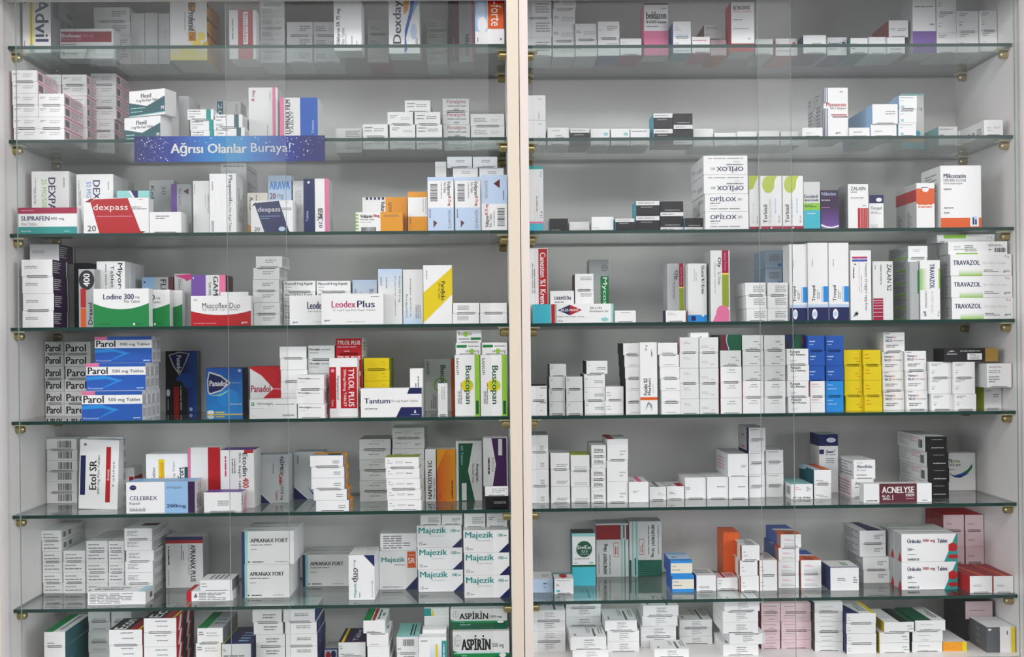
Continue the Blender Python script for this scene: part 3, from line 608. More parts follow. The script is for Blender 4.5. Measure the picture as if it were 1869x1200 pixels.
A(349, 412, 502, 'ltg R=mar|F:R 0 0 .42 1 pu2;R .82 0 1 1 pk2;D .64 .08 .78 .97 k GAMAFLEX b;M .5 .4 .58 .95 2 g6;E .06 .94 .02 .015 w', 'purple, grey and pink carton', 'behind red-curved carton', s=.05, dp=.06)
A(348, 462, 540, 'w R=w2|F:C red .36 .5;T .19 .58 .82 .77 dk Muscoflex_Duo;T .19 .5 .8 .56 g6 25_mg/8_mg_Tablet;T .05 .84 .1 .9 dk 14;T .84 .06 .94 .13 w gsm b;L .05 .07 .42 .11 1 pk', 'white carton with red curved base', 'front, near pane overlap', s=.004, dp=.03)
A(402, 454, 533, 'w2', 'plain white carton', 'just behind red-curved carton', s=.038, dp=.01)
A(458, 513, 468, '^ ltg R=ltg|F:L .36 .4 .88 .75 2 g5|R:L .05 .2 .9 .9 6 g5', 'pale grey carton', 'six-high stack', s=.022, n=6, dx=[5, 0, -1, -1, 0, 0], dp=.08)
A(514, 576, 513, '^ w R=w2|F:T .05 .56 .9 .88 g7 Muscoril_4_mg_Kapsül b;L .05 .38 .25 .5 1 g5;L .05 .12 .2 .24 1 g6', 'white carton with olive-black writing', 'stack beside six-high stack', s=.055, n=4)
A(577.5, 640, 513, '^ w R=w2|F:T .05 .56 .9 .88 g7 Muscoril_8_mg_Kapsül b;L .05 .38 .25 .5 1 g5;L .05 .12 .2 .24 1 g6', 'white carton with olive-black writing', 'stack behind purple-lettered cartons', s=.055, n=4)
lx = 'w R=w2|F:T .3 .54 .58 .78 navy Leodex b;L .3 .42 .72 .5 1 g;T .05 .06 .14 .12 navy gsm b;L .4 .09 .9 .12 1 g5'
A(528, 638, 539, lx, 'white carton with navy lettering', 'half behind pink-lettered carton', s=.028, dp=.02)
A(586, 700, 536, 'w R=w2|F:T .17 .55 .55 .77 mg Leodex b;T .58 .55 .86 .77 navy Plus b;T .18 .42 .87 .5 g5 25_mg/4_mg_Film_Kaplı_Tablet;T .05 .1 .14 .16 navy gsm b;L .4 .08 .9 .11 1 g5;L .8 .88 .93 .92 1 g6', 'white carton with pink and navy lettering', 'standing in front', s=.004, dp=.022)
A(643, 688, 511, 'w2|F:N 0 .3 1 1 w2 lb2;D .08 .5 .18 .8 navy SANDOZ;D .7 .4 .85 .8 g7 Sirdal b;M .3 .6 .4 .8 1 g5', 'pale blue and white carton', 'behind pink-lettered carton', s=.06, dp=.05)
A(690, 734, 491, 'w2|F:N 0 .6 1 1 w2 lb2;D .84 .4 .94 .87 teal Sirdalud_MR_6_mg b;D .68 .15 .74 .87 g7 Kapsül_tablet;D .08 .7 .16 .86 navy SANDOZ;M .3 .65 .4 .85 1 g5', 'white and pale blue upright carton', 'farther from yellow-banded carton', s=.02, dp=.06)
A(735, 772, 492, 'w2|F:N 0 0 1 .3 lb2 w2;U .12 .12 .24 .55 teal Sirdalud_MR_6_mg b;U .34 .14 .42 .84 navy Kapsül_tablet;M .6 .1 .9 .4 3 g5', 'white and pale blue upright carton, inverted', 'touching yellow-banded carton', s=.02, dp=.06)
A(772, 825, 484, 'w R=ye2|F:P ye 0 .02 .92 .46 1 .5 1 .96 .92 .92 0 .53;P w .9 0 1 0 1 .5 .92 .46 .0 .0;D .62 .4 .76 .72 k Parafleks b;D .5 .42 .6 .7 k 250_mg_Tablet;M .1 .76 .15 .94 1 g6', 'white carton with diagonal yellow band', 'standing at front', s=.008, dp=.05)
A(826, 875, 553, '^ w L=rd2 R=rd2 B=rd2|F:L .18 .3 .6 .75 4 g6', 'white red-sided carton', 'low pair beside yellow-banded carton', s=.006, n=2)
A(876, 925, 553, '^ w L=rd2 R=rd2 B=rd2', 'white blank-ended carton', 'low pair touching middle post', s=.006, n=2)

shelf('L', 4)
A(67, 117, 624, 'parolend', 'white carton with black word', 'stack by outer wall', b=760, n=6, dx=[0, 0, 0, .6, 1, 1])
A(117.5, 166, 624, 'parolend', 'white carton with black word', 'second stack, partly hidden', b=760, n=6, dx=[0, 0, 2, 0, 0, 0])
t = A(149, 260, 714, 'parol', 'blue-white pink-tabbed carton, lowest tier', 'blue pile', s=.006, dp=.026, rows=4)
t = A(157, 266, 663, 'parol', 'blue-white pink-tabbed carton, middle tier', 'blue pile', s=.03, dp=.026, rows=3, on=t)
A(172.5, 277.5, 614.5, 'parol', 'blue-white pink-tabbed carton, upper tier', 'blue pile', s=.06, dp=.026, rows=2, on=t)
A(302, 360, 641, 'dk R=g6|F:G .55 0 1 1 navy blue;E .62 .52 .28 .12 blue;P dk 0 0 .68 0 .7 .35 .5 .5 0 .55;P g .1 .94 .45 .99 .78 .96 .62 .78 .44 .6 .24 .75;P navy .15 .93 .45 .97 .72 .95 .58 .77 .44 .63 .28 .76;D .36 .66 .5 .93 w Panadol b;R .26 0 .42 .42 red;E .08 .32 .06 .06 w;M .45 .04 .52 .5 1 g;M .05 .04 .1 .25 1 g;E .8 .05 .05 .03 lb2', 'black and navy carton with silver shield', 'beside blue pile', b=752, dp=.04)
A(376, 443, 672, 'blue R=navy|F:N 0 0 1 1 bl2 blue;E .6 .35 .3 .2 bl2;P ltg .04 .5 .03 .75 .08 .93 .4 .85 .68 .68 .4 .5 .09 .42;P navy .07 .5 .06 .75 .1 .89 .4 .81 .62 .68 .4 .53 .11 .46;T .1 .61 .56 .73 w Panadol b;P tl2 .1 .4 .4 .44 .62 .52 .58 .48 .4 .4;E .12 .05 .1 .04 w;R .25 .035 .5 .06 ye2;L .65 .2 .97 .24 1 lb2;R 0 0 1 .012 ye2;L .7 .66 .97 .7 2 lb;E .92 .94 .05 .03 lb2', 'bright blue carton with navy shield', 'near pane overlap', b=757, dp=.05)
A(456, 516, 669, 'red T=rd2|F:P ltg 0 .96 .35 .82 .72 .55 .3 .3 .28 0 0 0;T .03 .48 .62 .62 cr Panadol b;P rd2 .7 .55 1 .8 1 .84 .72 .6;H .16 .1 .3 .36;R .72 .53 1 .56 pk2', 'red carton with silver shield', 'behind green-logo carton', s=.08, dp=.05)
A(455, 543, 729, 'w2 R=w2|F:R .04 .68 .1 .84 gr;E .065 .76 .016 .045 w2;T .17 .68 .5 .84 g7 Novalgin;L .55 .7 .95 .78 1 g6;L .04 .5 .32 .56 1 g;L .04 .12 .14 .18 1 g;T .7 .12 .94 .22 navy SANOFI', 'low white carton with green logo', 'front, beside bright blue carton', b=765, dp=.04)
A(511, 560, 633, 'blank', 'plain white carton', 'tall stack behind green-logo carton', s=.055, n=6, dx=[-1, 0, 1, 1, 1, 1])
A(562, 611, 631, '^ ltg|F:T .06 .62 .45 .8 k Novalgin b;L .06 .42 .4 .54 1 g5;L .5 .64 .92 .76 1 g6', 'grey carton with black word', 'stack behind flapped white stack', s=.06, n=5)
A(541, 592, 685, '^ w R=pinkw|F:T .06 .68 .5 .84 k Novalgin b;L .5 .7 .92 .78 1 g6;L .06 .5 .45 .58 1 g|R:L .3 .2 .7 .8 5 red', 'white flapped carton with pink side', 'front stack', b=765, n=3, dx=[0, -1, 1])
A(601, 653, 654, 'w R=w2|F:R .0 .15 .24 .85 red;R .4 .15 .98 .85 red;D .68 .18 .88 .82 w TYLOL_PLUS b;D .48 .18 .6 .81 w 500mg/30mg_TABLET;D .27 .3 .35 .7 navy Parasetamol;D .08 .18 .14 .3 w Tablet;E .12 .79 .06 .03 pk|R:R .2 .1 .5 .8 red', 'white carton with red panels', 'standing in front', b=762, dp=.03)
A(613, 661, 618, '^ red R=w2|F:T .06 .6 .94 .86 w TYLOL_PLUS b;L .06 .38 .94 .52 1 pk;L .32 .1 .66 .24 1 pk|R:L .2 .2 .8 .8 3 g5', 'red carton with white lettering', 'stack behind red-panel carton', s=.06, n=5)
A(664, 711, 654, '^ ye R=ol|F:L .7 .6 .92 .7 1 or2;L .75 .35 .92 .45 1 or2', 'yellow carton', 'stack behind navy-cornered carton', s=.06, n=5)
A(658, 770, 709, 'w R=w2 T=w2|F:P navy .8 1 1 1 1 .8 .76 .8;P navy .58 0 1 0 1 .34 .66 .34;T .06 .48 .48 .66 navy Tantum b;T .5 .5 .94 .6 g5 50_mg_Kaplı_Tablet;L .07 .26 .32 .33 1 g6;P w .87 .14 .91 .14 .89 .26;L .82 .06 .96 .1 1 lb2', 'white carton with navy corners', 'front, low', b=762, dp=.035)
A(748, 772, 673, '^ w|F:M .35 .45 .75 .85 2 g6', 'small white upright carton', 'behind navy-cornered carton', s=.05, dp=.05)
A(775, 829, 655, 'ltg R=or2|F:R .9 0 1 1 or2;E .55 .5 .24 .14 lg;E .55 .5 .19 .11 ltg;D .48 .38 .72 .87 dgr Buscopan b;D .06 .7 .16 .96 k SANOFI;M .2 .05 .4 .32 3 g6', 'grey carton with orange edge', 'behind small white upright', b=751, dp=.04)
A(799, 817, 700, '^ w|F:M .3 .5 .8 .9 2 g', 'small white upright carton', 'before orange-edged carton', b=759, dp=.015)
b1 = A(830, 876, 648, 'buscop', 'white carton with bright green strip', 'farther from middle post', b=760, dp=.06)
b2 = A(877, 926, 648, 'buscop', 'white carton with bright green strip', 'touching middle post', b=760, dp=.06)
c1 = A(832, 878, 626, 'busendv', 'small white carton with green pill', 'inverted, farther from post', b=760, on=b1)
c2 = A(880, 926, 625.5, 'busendv', 'small white carton with green pill', 'inverted, nearer post', b=760, on=b2)
A(834, 880, 603, 'busend', 'small white carton with green pill', 'upright, highest', b=760, on=c1)

shelf('L', 5)
A(78, 140.5, 802, 'etolend', 'white carton with barcode', 'stack by outer wall', b=919, n=6, dx=[0, 1, 1, 0, 0, 0], dp=.08)
A(160, 224, 798, 'etolend', 'white carton with barcode', 'stack behind red-barred carton', s=.11, n=6, dp=.13)
A(142, 214, 803, 'w R=w2|F:R .03 .2 .16 .77 navy;R .68 .1 .8 .9 red;U .26 .28 .44 .7 k Etol_SR b;U .46 .22 .54 .78 k 600_mg_Film_Tablet;U .85 .3 .9 .7 g6 Tablet;U .71 .42 .77 .58 w Etodolak;E .14 .93 .04 .02 g6', 'leaning white carton with navy and red bars', 'standing in front', b=930, dp=.025, tilt=2.0)
A(224, 242, 855, '^ w R=w2|F:R .5 .6 .95 .75 red;M .1 .1 .3 .6 1 k|R:R 0 .5 1 .75 red;M .2 .1 .6 .4 2 g6', 'small white and red carton', 'beside leaning carton', b=922, dp=.05)
A(266, 343, 829, 'w T=w2|F:R .3 .5 .44 .9 ye;U .32 .55 .42 .85 or2 Etodolak;U .15 .5 .22 .75 k Tablet;U .64 .3 .7 .85 g6 400_mg_Film;U .76 .3 .9 .75 k Etol_Fort b;R .92 .3 1 .75 dgt', 'white carton with yellow bar', 'behind pale-blue-ended carton', s=.08, dp=.06)
A(230, 356, 880, 'w R=w2 T=lb|F:R .56 0 .9 1 lb;R .9 0 1 1 pur;E .1 .82 .05 .08 navy;T .06 .82 .14 .83 lb2 o;T .05 .42 .45 .55 navy CELEBREX;T .05 .25 .2 .36 g7 Kapsül;T .05 .06 .28 .18 g7 Selekoksib;T .59 .14 .87 .28 navy 200mg b;T .59 .76 .8 .86 g6 20_Kapsül|R:M .2 .1 .8 .9 3 g5', 'white carton with pale blue end', 'front, low', b=937, dp=.055)
A(343, 402, 817, 'w2|F:R 0 0 .08 1 pk2;R .62 0 1 1 red;U .16 .06 .32 .45 k 600_R b;U .34 .3 .4 .5 g6 mg', 'white carton with broad red side panel', 'behind purple-topped carton', s=.075, dp=.07)
A(402, 464, 822, 'w2 T=pu2|F:R .7 .95 .98 1 red;D .66 .55 .8 .95 k Etodin b;D .66 .35 .84 .52 red 400 b;D .52 .2 .62 .95 k film_kaplı_tablet;M .1 .55 .2 .9 1 mg;P red .1 .3 .2 .15 .25 .28;M .32 .6 .46 .9 2 g6', 'white carton with red corner and mauve script', 'behind purple-topped carton', s=.055, dp=.06)
A(372, 441, 899, '^ w R=w2 T=pu2|F:L .36 .3 .66 .6 3 g5|R:P pk .3 0 1 0 1 1 .6 .6;L .1 .3 .3 .8 3 g5', 'white carton with purple top', 'front, low', b=935, dp=.085)
A(468, 527, 830, 'sil R=w2|F:P navy 0 0 .42 0 0 .27;P w 0 .28 .44 .0 .46 .0 0 .3;D .74 .6 .88 .95 navy NİMES b;D .7 .38 .84 .6 red Combo b;D .72 .06 .84 .36 k 100/8_mg;D .58 .05 .68 .26 red Tablet;M .5 .6 .54 .95 1 g6;M .08 .8 .14 .92 1 g6', 'silver-white carton with navy triangle', 'nearer pane edge', b=919, dp=.04)
A(536, 592, 825, 'sil|F:P navy 0 0 .45 0 0 .26;P w 0 .27 .47 0 .49 0 0 .29;P blue .42 .3 .6 .12 .75 .05 .55 .2;M .1 .75 .18 .95 1 g6', 'silver-grey carton with navy triangle', 'behind orange-topped stack', b=912, dp=.05)
A(569, 630, 832, '^ w R=or_ T=or_ B=or2|F:L .68 .25 .92 .6 2 g6|R:R 0 0 .2 1 blue;L .4 .2 .9 .7 2 g6|T:R 0 0 1 .3 lb;R .5 .2 .9 .6 dk', 'white carton with orange top', 'five-high front stack', b=936, n=5, dx=[-3, -1, -1, 3, 7], dp=.06)
A(656, 714, 802, '^ ltg|F:L .3 .45 .85 .62 1 g5;L .4 .75 .8 .85 1 g5', 'grey-white carton', 'six-high back stack', b=916, n=6)
A(716, 775, 781, '^ ltg|F:L .08 .45 .3 .6 1 g5;L .7 .25 .92 .55 2 g5;L .35 .4 .6 .7 2 g', 'grey-white carton', 'tallest back stack', b=916, n=7)
A(705, 767, 835, '^ w R=w2 T=ol|F:L .06 .62 .18 .75 1 g6;L .06 .4 .22 .5 1 g6;L .6 .4 .92 .6 1 g5;L .3 .4 .55 .65 2 g', 'white carton with olive top', 'five-high front stack', b=936, n=5, dx=[-2, -1, 0, 1, 2], dp=.05)
A(776, 832, 820, 'w|F:G .38 0 1 1 or2 or_;P or_ .38 1 .7 1 .38 .6;R .35 0 .38 1 k;U .08 .05 .22 .78 k NAPROSYN_EC b;U .26 .05 .33 .45 k 500_mg_Tablet;M .84 .05 .92 .4 1 mar;M .46 .06 .5 .2 1 mar', 'white and orange carton', 'between olive stack and green carton', b=916, dp=.06)
A(832, 880, 805, 'w2 R=w2|F:P gr .1 0 .72 0 .46 .5 .66 .96 .1 .96;P dgr .1 0 .72 0 .46 .5 .66 .96 .1 .96;D .74 .32 .88 .62 k Avmigran b;D .6 .3 .7 .62 k Film_Kaplı_Tablet;D .2 .6 .28 .92 lb2 20_Tablet;R .22 .01 .4 .3 w2', 'green and white carton with pointed panel', 'near middle post', b=915, dp=.06)
t = A(886, 929, 906, '^ k|F:L .36 .42 .88 .62 2 g5', 'small black carton', 'touching middle post', b=931, dp=.06)
t = A(885, 928, 888, '^ w|F:L .3 .3 .95 .8 3 g5', 'small white carton', 'between black and purple cartons', b=931, dp=.06, on=t)
A(882, 927, 800, 'g|F:P pur .34 1 .96 1 .96 0 .38 0 .52 .45;R .62 .64 .78 .98 bg;M .16 .25 .3 .6 1 dk;M .34 .3 .46 .6 2 g6', 'purple and grey upright carton', 'standing on two small cartons', b=931, dp=.05, on=t)

shelf('L', 6)
LE = '^ w R=w2 T=w2 B=navy|F:L .1 .55 .6 .75 1 g5;L .1 .22 .85 .42 1 g6|R:R .08 .25 .2 .75 g6;R .3 .3 .42 .75 g6'
A(72, 113, 969, LE, 'white carton with dotted end', 'stack by outer wall', b=1084, n=6, dx=[-1, 0, 1, 1, 1, 2], dp=.12)
A(115, 156, 1006, LE, 'white carton with dotted end', 'four-high stack', b=1084, n=4, dp=.12)
A(157, 197, 988, LE, 'white carton with dotted end', 'stack behind flat leaflet-sided carton', b=1084, n=5, dp=.12)
A(198, 227, 988, LE, 'white carton with dotted end', 'stack touching taller white stack', b=1084, n=5, dp=.12)
A(228, 279, 965, '^ w R=w2 T=w2|F:L .1 .3 .5 .8 4 g5|R:L .1 .2 .9 .7 3 g5|T:R .4 .3 1 .55 mar', 'white carton with lined end', 'tall stack beside blue-red-topped carton', b=1086, n=6, dx=[-1, -1, 2, 0, 0, 0], dp=.11)
A(160, 266, 1081, 'w R=w2 T=w|F:L .03 .1 .92 .92 7 g6|T:G .86 0 1 1 lb2 tl2;L .05 .3 .65 .8 2 g6|R:B .5 .3 .8 .7', 'flat white carton covered in small print', 'front, lying down', b=1105, dp=.05)
A(302, 371, 980, 'w2 R=w2 T=w2|F:R 0 .93 1 1 navy;R 0 .87 1 .93 red;D .66 .12 .8 .84 k APRANAX_PLUS b;D .58 .25 .65 .84 g5 Film_Kaplı_Tablet;M .4 .55 .5 .84 2 g6;E .08 .8 .025 .012 k;M .05 .45 .12 .76 1 k;M .05 .05 .1 .36 1 g5', 'white carton with blue and red top stripes', 'beside tall white stack', b=1074, dp=.045)
t = A(340, 425, 1080, 'w L=red R=w2 T=w|F:R 0 0 .11 1 red;P g7 .16 .4 .24 .4 .2 .85;L .27 .1 .85 .9 5 g6|T:R 0 0 .1 1 red;L .2 .3 .8 .8 2 g6', 'flat white carton with red end', 'under a white carton', b=1098, dp=.06)
A(365, 424, 1059.5, '^ w R=g6 T=w|F:L .04 .6 .2 .75 1 g6;L .04 .35 .26 .5 1 g6|T:M .2 .2 .8 .9 4 g6', 'white carton with striped top', 'lying on red-ended carton', b=1097, dp=.055, on=t)
t = A(441, 529, 1031, 'aprafort', 'white navy-sided carton, lower tier', 'paired tiers', b=1092, dp=.035, rows=3)
A(441, 537, 970, 'aprafort', 'white navy-sided carton, upper tier', 'paired tiers', b=1086, dp=.035, rows=3, on=t)
A(552, 637, 1013, 'aprafort', 'white carton with navy side', 'behind blue-triangle carton', b=1071, dp=.035, rows=3)
A(636, 684, 1014, 'w R=w T=w2|F:P navy .58 1 1 1 1 .74;U .2 .06 .32 .38 teal Majezik b;U .12 .4 .32 .72 pur duo b;R .34 .44 .36 .7 pur;U .2 .74 .28 .9 g6 mg;U .88 .36 .94 .42 k 15;U .88 .06 .94 .34 g5 Kapsül;M .38 .06 .46 .24 1 g5', 'white blue-cornered carton', 'receding row', b=1096, dp=.02, rows=4)
t = A(692, 762, 1006, 'w T=w2|F:P navy .68 0 1 0 1 .33;P w .65 0 .67 0 1 .35 1 .38;T .06 .68 .68 .84 teal Majezik b;R .74 .56 .96 .98 or2;T .76 .68 .94 .82 w SR b;L .78 .86 .94 .92 1 pk;L .08 .05 .6 .09 1 g6;L .4 .62 .68 .66 1 g5', 'white carton with orange square', 'beneath small-print carton', b=1077, dp=.05)
A(694, 761, 974, 'w T=w2|F:L .08 .1 .95 .9 6 g6', 'white small-print carton', 'on orange-square carton', b=1077, dp=.05, on=t)
t = A(762, 844, 960, 'majez', 'white carton with teal name', 'stack farther from middle post', b=1081, n=3, dp=.06, dx=[-1, 0, 1])
t2 = A(847, 930, 968, 'majez', 'white carton with teal name', 'stack touching middle post', b=1092, n=3, dp=.06, dx=[-1, 0, 0])
A(767, 805, 941, 'end5', 'white code-ended carton', 'outermost of four on teal stacks', s=.1, on=t)
A(806, 844, 941, 'end2', 'white code-ended carton', 'second of four on teal stacks', s=.1, on=t)
A(847, 886, 939, 'end5', 'white code-ended carton', 'third of four on teal stacks', s=.07, on=t2)
A(888, 926, 938, 'end', 'white code-ended carton', 'by post on teal stacks', s=.07, on=t2)

shelf('L', 7)
A(80, 119, 1154, '^ w R=dgt T=w2|F:L .15 .15 .7 .3 1 g6|T:R 0 0 .42 1 gr;R .62 .1 .7 .9 g6', 'white carton with green-striped top', 'stack by outer wall', s=.02, n=3, dp=.13)
A(161, 201, 1117, '^ ltg T=w2 B=gr|F:L .2 .15 .8 .35 2 g5', 'grey-white carton', 'taller back stack', s=.1, n=5, dp=.1)
A(203, 240, 1117, '^ ltg T=w2 B=gr|F:L .2 .15 .8 .35 2 g5', 'grey-white carton', 'back stack behind brown-topped stack', s=.1, n=5, dp=.1)
A(199, 260, 1150, 'ect', 'white carton with brown and red top', 'three-high stack', s=.01, n=3, dp=.085)
A(262, 322, 1129, 'ect', 'white carton with brown and red top', 'four-high stack', s=.01, n=4, dp=.12)
A(357, 404, 1147, '^ w R=g6 T=bg|F:L .06 .5 .25 .8 2 g6;L .35 .4 .85 .75 2 g|T:R 0 0 .4 1 gr;L .5 .2 .95 .6 2 g6', 'white carton with green-grey top', 'three-high stack', s=.02, n=3, dx=[3, 0, 0], dp=.12)
A(405, 462, 1176, '^ ltg T=navy L=ye R=navy|F:L .05 .5 .15 .7 2 g6;L .06 .12 .9 .3 1 g7|T:R .0 0 .08 1 ol;L .5 .1 .9 .7 4 lb', 'grey-white carton with dark blue top', 'two-high stack', s=.01, n=2, dp=.12)
A(459, 516, 1115, '^ w2 B=navy|F:L .35 .3 .8 .75 2 g6', 'white blue-edged carton', 'stack nearer green-topped stack', s=.03, n=5, dx=[-2, 0, 4, 4, 0], dp=.12)
A(520, 578, 1114, '^ w2 R=navy B=navy|F:L .35 .45 .8 .75 2 g6|R:P blue .2 0 .35 0 .5 1 .35 1', 'white blue-sided carton', 'stack crossed by pane edge', s=.03, n=5, dx=[-3, 0, 1, 1, 1], dp=.1)
A(592, 616, 1184, 'lb2 T=g|F:E .3 .5 .2 .3 red;E .7 .6 .2 .25 navy;E .5 .2 .2 .2 pk;R 0 .92 1 1 navy', 'small red and blue patterned carton', 'in gap behind purple-topped pair', s=.07, dp=.05)
A(618, 668, 1173, '^ ltg T=pur L=pur R=pur|F:L .05 .5 .15 .8 2 g6;L .06 .1 .9 .25 1 g6|T:R .1 0 .2 1 ye;U .5 .1 .7 .9 lb2 Tablet', 'grey-white carton with purple top', 'two-high stack', s=.02, n=2, dp=.1)
A(669, 709, 1133, '^ w R=w2 T=w|F:L .15 .1 .8 .2 1 g6|R:M .2 .2 .8 .8 4 g6|T:R 0 0 .36 1 gr;R .4 0 .54 1 red;M .6 .1 .76 .9 1 dgr;L .8 .2 .95 .8 1 g6', 'white carton with green and red top', 'four-high stack', s=.01, n=4, dx=[-6, 0, 1, 4], dp=.09)
A(724, 766, 1163, '^ w2 T=tl2 R=w2|F:B .3 .45 .8 .85;L .05 .2 .3 .35 1 g6;L .05 .04 .3 .1 1 g|T:R .6 .1 .66 .9 k;R .75 .1 .8 .9 k', 'grey-white barcoded carton with teal top', 'two-high stack', s=.02, n=2, dp=.1)
A(774, 820, 1111, 'w2|F:R 0 .86 .28 1 teal;P ye .28 .86 .4 .86 .34 1;R 0 .84 1 .86 w', 'white carton with teal and yellow rim', 'behind yellow-striped carton', s=.07, dp=.05)
t = A(771, 815, 1150, '^ w|F:L .1 .4 .5 .7 1 g5', 'white carton', 'between rimmed and yellow-striped cartons', s=.035, dp=.03)
A(763, 815, 1164, 'w R=tl2|F:N .4 0 .85 .85 lb w;P ye .6 .0 .72 .0 .68 .8 .6 .8;R .83 0 1 .9 teal;M .87 .1 .95 .8 1 w;L .08 .86 .35 .94 1 g5', 'white carton with yellow and teal stripes', 'front, beside green-based cartons', s=.006, dp=.025)
asp = 'w2 R=g T=w2|F:R 0 0 1 .42 gr;C dgr .3 .38;P gr 0 .42 .0 .5 .1 .42;T .16 .5 .66 .9 k ASPİRİN b;T .7 .54 .9 .68 k 500_mg;E .09 .76 .055 .16 bg;E .09 .76 .045 .13 w2;R .05 .75 .13 .77 bg;R .086 .62 .094 .9 bg;R .02 .41 1 .43 tl2;L .16 .2 .48 .27 1 tl2;L .16 .32 .26 .38 1 tl2;E .88 .36 .06 .06 w2'
t = A(826, 930, 1153, asp, 'grey and green carton, lower of two', 'touching middle post', s=.022, dp=.03)
A(822, 926, 1112, asp, 'grey and green carton, upper of two', 'touching middle post', s=.036, dp=.03, on=t)

# ================================================================== SIGNLESS CABINET
shelf('R', 0)
A(957, 1007, -2, 'end5', 'white carton', 'stack touching middle post', b=103, n=3)
A(1008, 1049, -12, '^ w|F:L .05 .4 .28 .6 2 g6;L .4 .25 .95 .55 3 g', 'white carton', 'second stack from middle post', b=104, n=4, dx=[3, 1, 0, 0])
A(1050, 1090, 43, '^ w|F:L .05 .4 .28 .6 2 g6;L .4 .25 .95 .55 3 g', 'white carton', 'pair farther from pink-based carton', b=103, n=2)
A(1091, 1131, 39, '^ w B=blue|F:L .42 .45 .9 .75 3 g5;L .05 .45 .3 .55 1 g', 'white blue-bottomed carton', 'pair', b=102, n=2, dp=.07)
A(1132, 1171, 70, '^ w B=mg|F:L .1 .7 .4 .8 1 g', 'white magenta-bottomed carton', 'lone, low', b=101)
A(1175, 1220, 6, 'w L=pk2|F:R 0 0 1 .48 pk2;R 0 .47 1 .49 w;T .1 .7 .92 .84 k beklazon b;T .1 .6 .92 .67 k %_0.025_losyon b;L .1 .54 .92 .57 1 g6;L .7 .88 .92 .92 1 g6;R 0 .97 1 1 mar', 'white carton with pink lower half', 'upright', b=101, dp=.05)
A(1228, 1261, 39, '^ w L=blue B=cy|F:L .1 .4 .5 .7 2 g;L .1 .08 .9 .2 1 lb', 'white blue-sided carton', 'pair', b=97, n=2, dp=.06)
A(1263, 1296, 67, '^ w B=pk2|F:L .05 .7 .8 .85 1 pk2;L .08 .4 .3 .5 1 pk', 'white pink-lettered carton', 'lone, low', b=97)
t = A(1297, 1326, 73, '^ pinkw B=or2|F:L .1 .6 .7 .75 1 or2', 'pale pink orange-bottomed carton', 'under grey carton', b=102)
A(1285, 1318, 45, '^ g L=rd2 R=rd2|F:L .1 .7 .8 .85 2 g6;L .1 .3 .3 .4 1 g6', 'grey carton with red sides', 'perched on pale pink carton', b=102, on=t)
A(1334, 1377, 3, 'w L=red|F:R 0 0 1 .17 red;T .1 .84 .82 .92 mar BETNOVATE b;T .12 .78 .9 .82 or2 %_0.1_losyon;L .1 .62 .48 .66 1 g6;L .1 .45 .75 .48 1 g6;L .72 .24 .92 .28 1 g6', 'white carton with red base', 'tall upright', b=95, dp=.05)
A(1379, 1411, 71, '^ ltg|F:L .1 .5 .7 .7 1 g', 'pale small carton', 'beside red-based tall carton', b=100)
A(1415, 1456, 70, 'w L=or2 B=or2|F:T .08 .48 .7 .78 or2 betacort;R .76 .5 .9 .78 or2;L .1 .2 .8 .35 1 g', 'low white carton with orange lettering', 'behind pane overlap', b=102)
A(1466, 1508, 64, '^ w L=navy B=navy|F:L .4 .5 .8 .6 1 g5', 'white navy-edged carton', 'beside navy-lettered carton', b=98)
A(1510, 1546, 68, 'w B=navy|F:T .05 .5 .66 .76 navy dermabel b;T .05 .3 .5 .44 navy merhem;R .74 .5 .92 .74 navy', 'low white carton with navy lettering', 'mid shelf', b=101)
A(1552, 1584, 69, '^ w L=teal B=teal|F:L .06 .6 .6 .7 1 g;L .06 .25 .3 .4 1 g6', 'white teal-sided carton', 'first of low three', b=98)
A(1585, 1618, 67.5, '^ w', 'blank white carton', 'middle of low three', b=99)
t = A(1619, 1652, 68, '^ w|F:L .2 .2 .8 .35 1 g5', 'white carton', 'under grey-lined carton', b=98)
A(1622, 1658, 37, '^ w2 B=mar L=rd2|F:L .1 .4 .35 .55 2 g5;L .45 .35 .95 .55 2 g5', 'off-white carton', 'perched on low three', b=98, on=t)
A(1665, 1708, -28, 'w L=g|F:R 0 0 1 .32 pu2;R 0 0 1 .3 pu2;T .1 .84 .8 .92 k Dermovate b;T .12 .8 .86 .83 g6 losyon;L .1 .66 .9 .7 1 g6;L .75 .4 .92 .44 1 g6', 'tall white carton with purple base', 'beside stacks near outer wall', b=97, dp=.06)
A(1709, 1746, -14, 'lotend', 'white lined carton', 'three-high stack', b=97, n=3)
A(1747, 1787, 20, 'lotend', 'white lined carton', 'middle pair', b=96, n=2)
A(1789, 1831, 19, 'lotend', 'white lined carton', 'pair by outer wall', b=94, n=2)

shelf('R', 1)
A(950, 996, 174, 'w R=g7|F:M .6 .05 .7 .35 2 g5;L .6 .8 .8 .9 1 g', 'white carton', 'two-high stack touching middle post', b=265, n=2)
A(999, 1039, 233, '^ w|F:L .22 .78 .78 .88 1 g5;L .38 .2 .85 .6 4 g5', 'small white carton', 'first in low line', b=265)
A(1041, 1076, 234, 'blackend', 'small black carton with white rim', 'beside first white one', b=264)
A(1077.5, 1113, 235, '^ w|F:E .8 .68 .12 .1 tl2;L .65 .2 .9 .28 1 g', 'small white carton with teal oval', 'nearer middle post', b=266)
A(1115, 1149.5, 235, '^ w|F:E .8 .68 .12 .1 tl2;L .65 .2 .9 .28 1 g', 'small white carton with teal oval', 'farther from middle post', b=266)
A(1150.5, 1186, 235, '^ w|F:L .05 .8 .85 .9 1 g6;L .05 .38 .3 .5 1 pk2;E .85 .45 .05 .05 lb2', 'small white carton', 'beside black teal-sided pair', b=266)
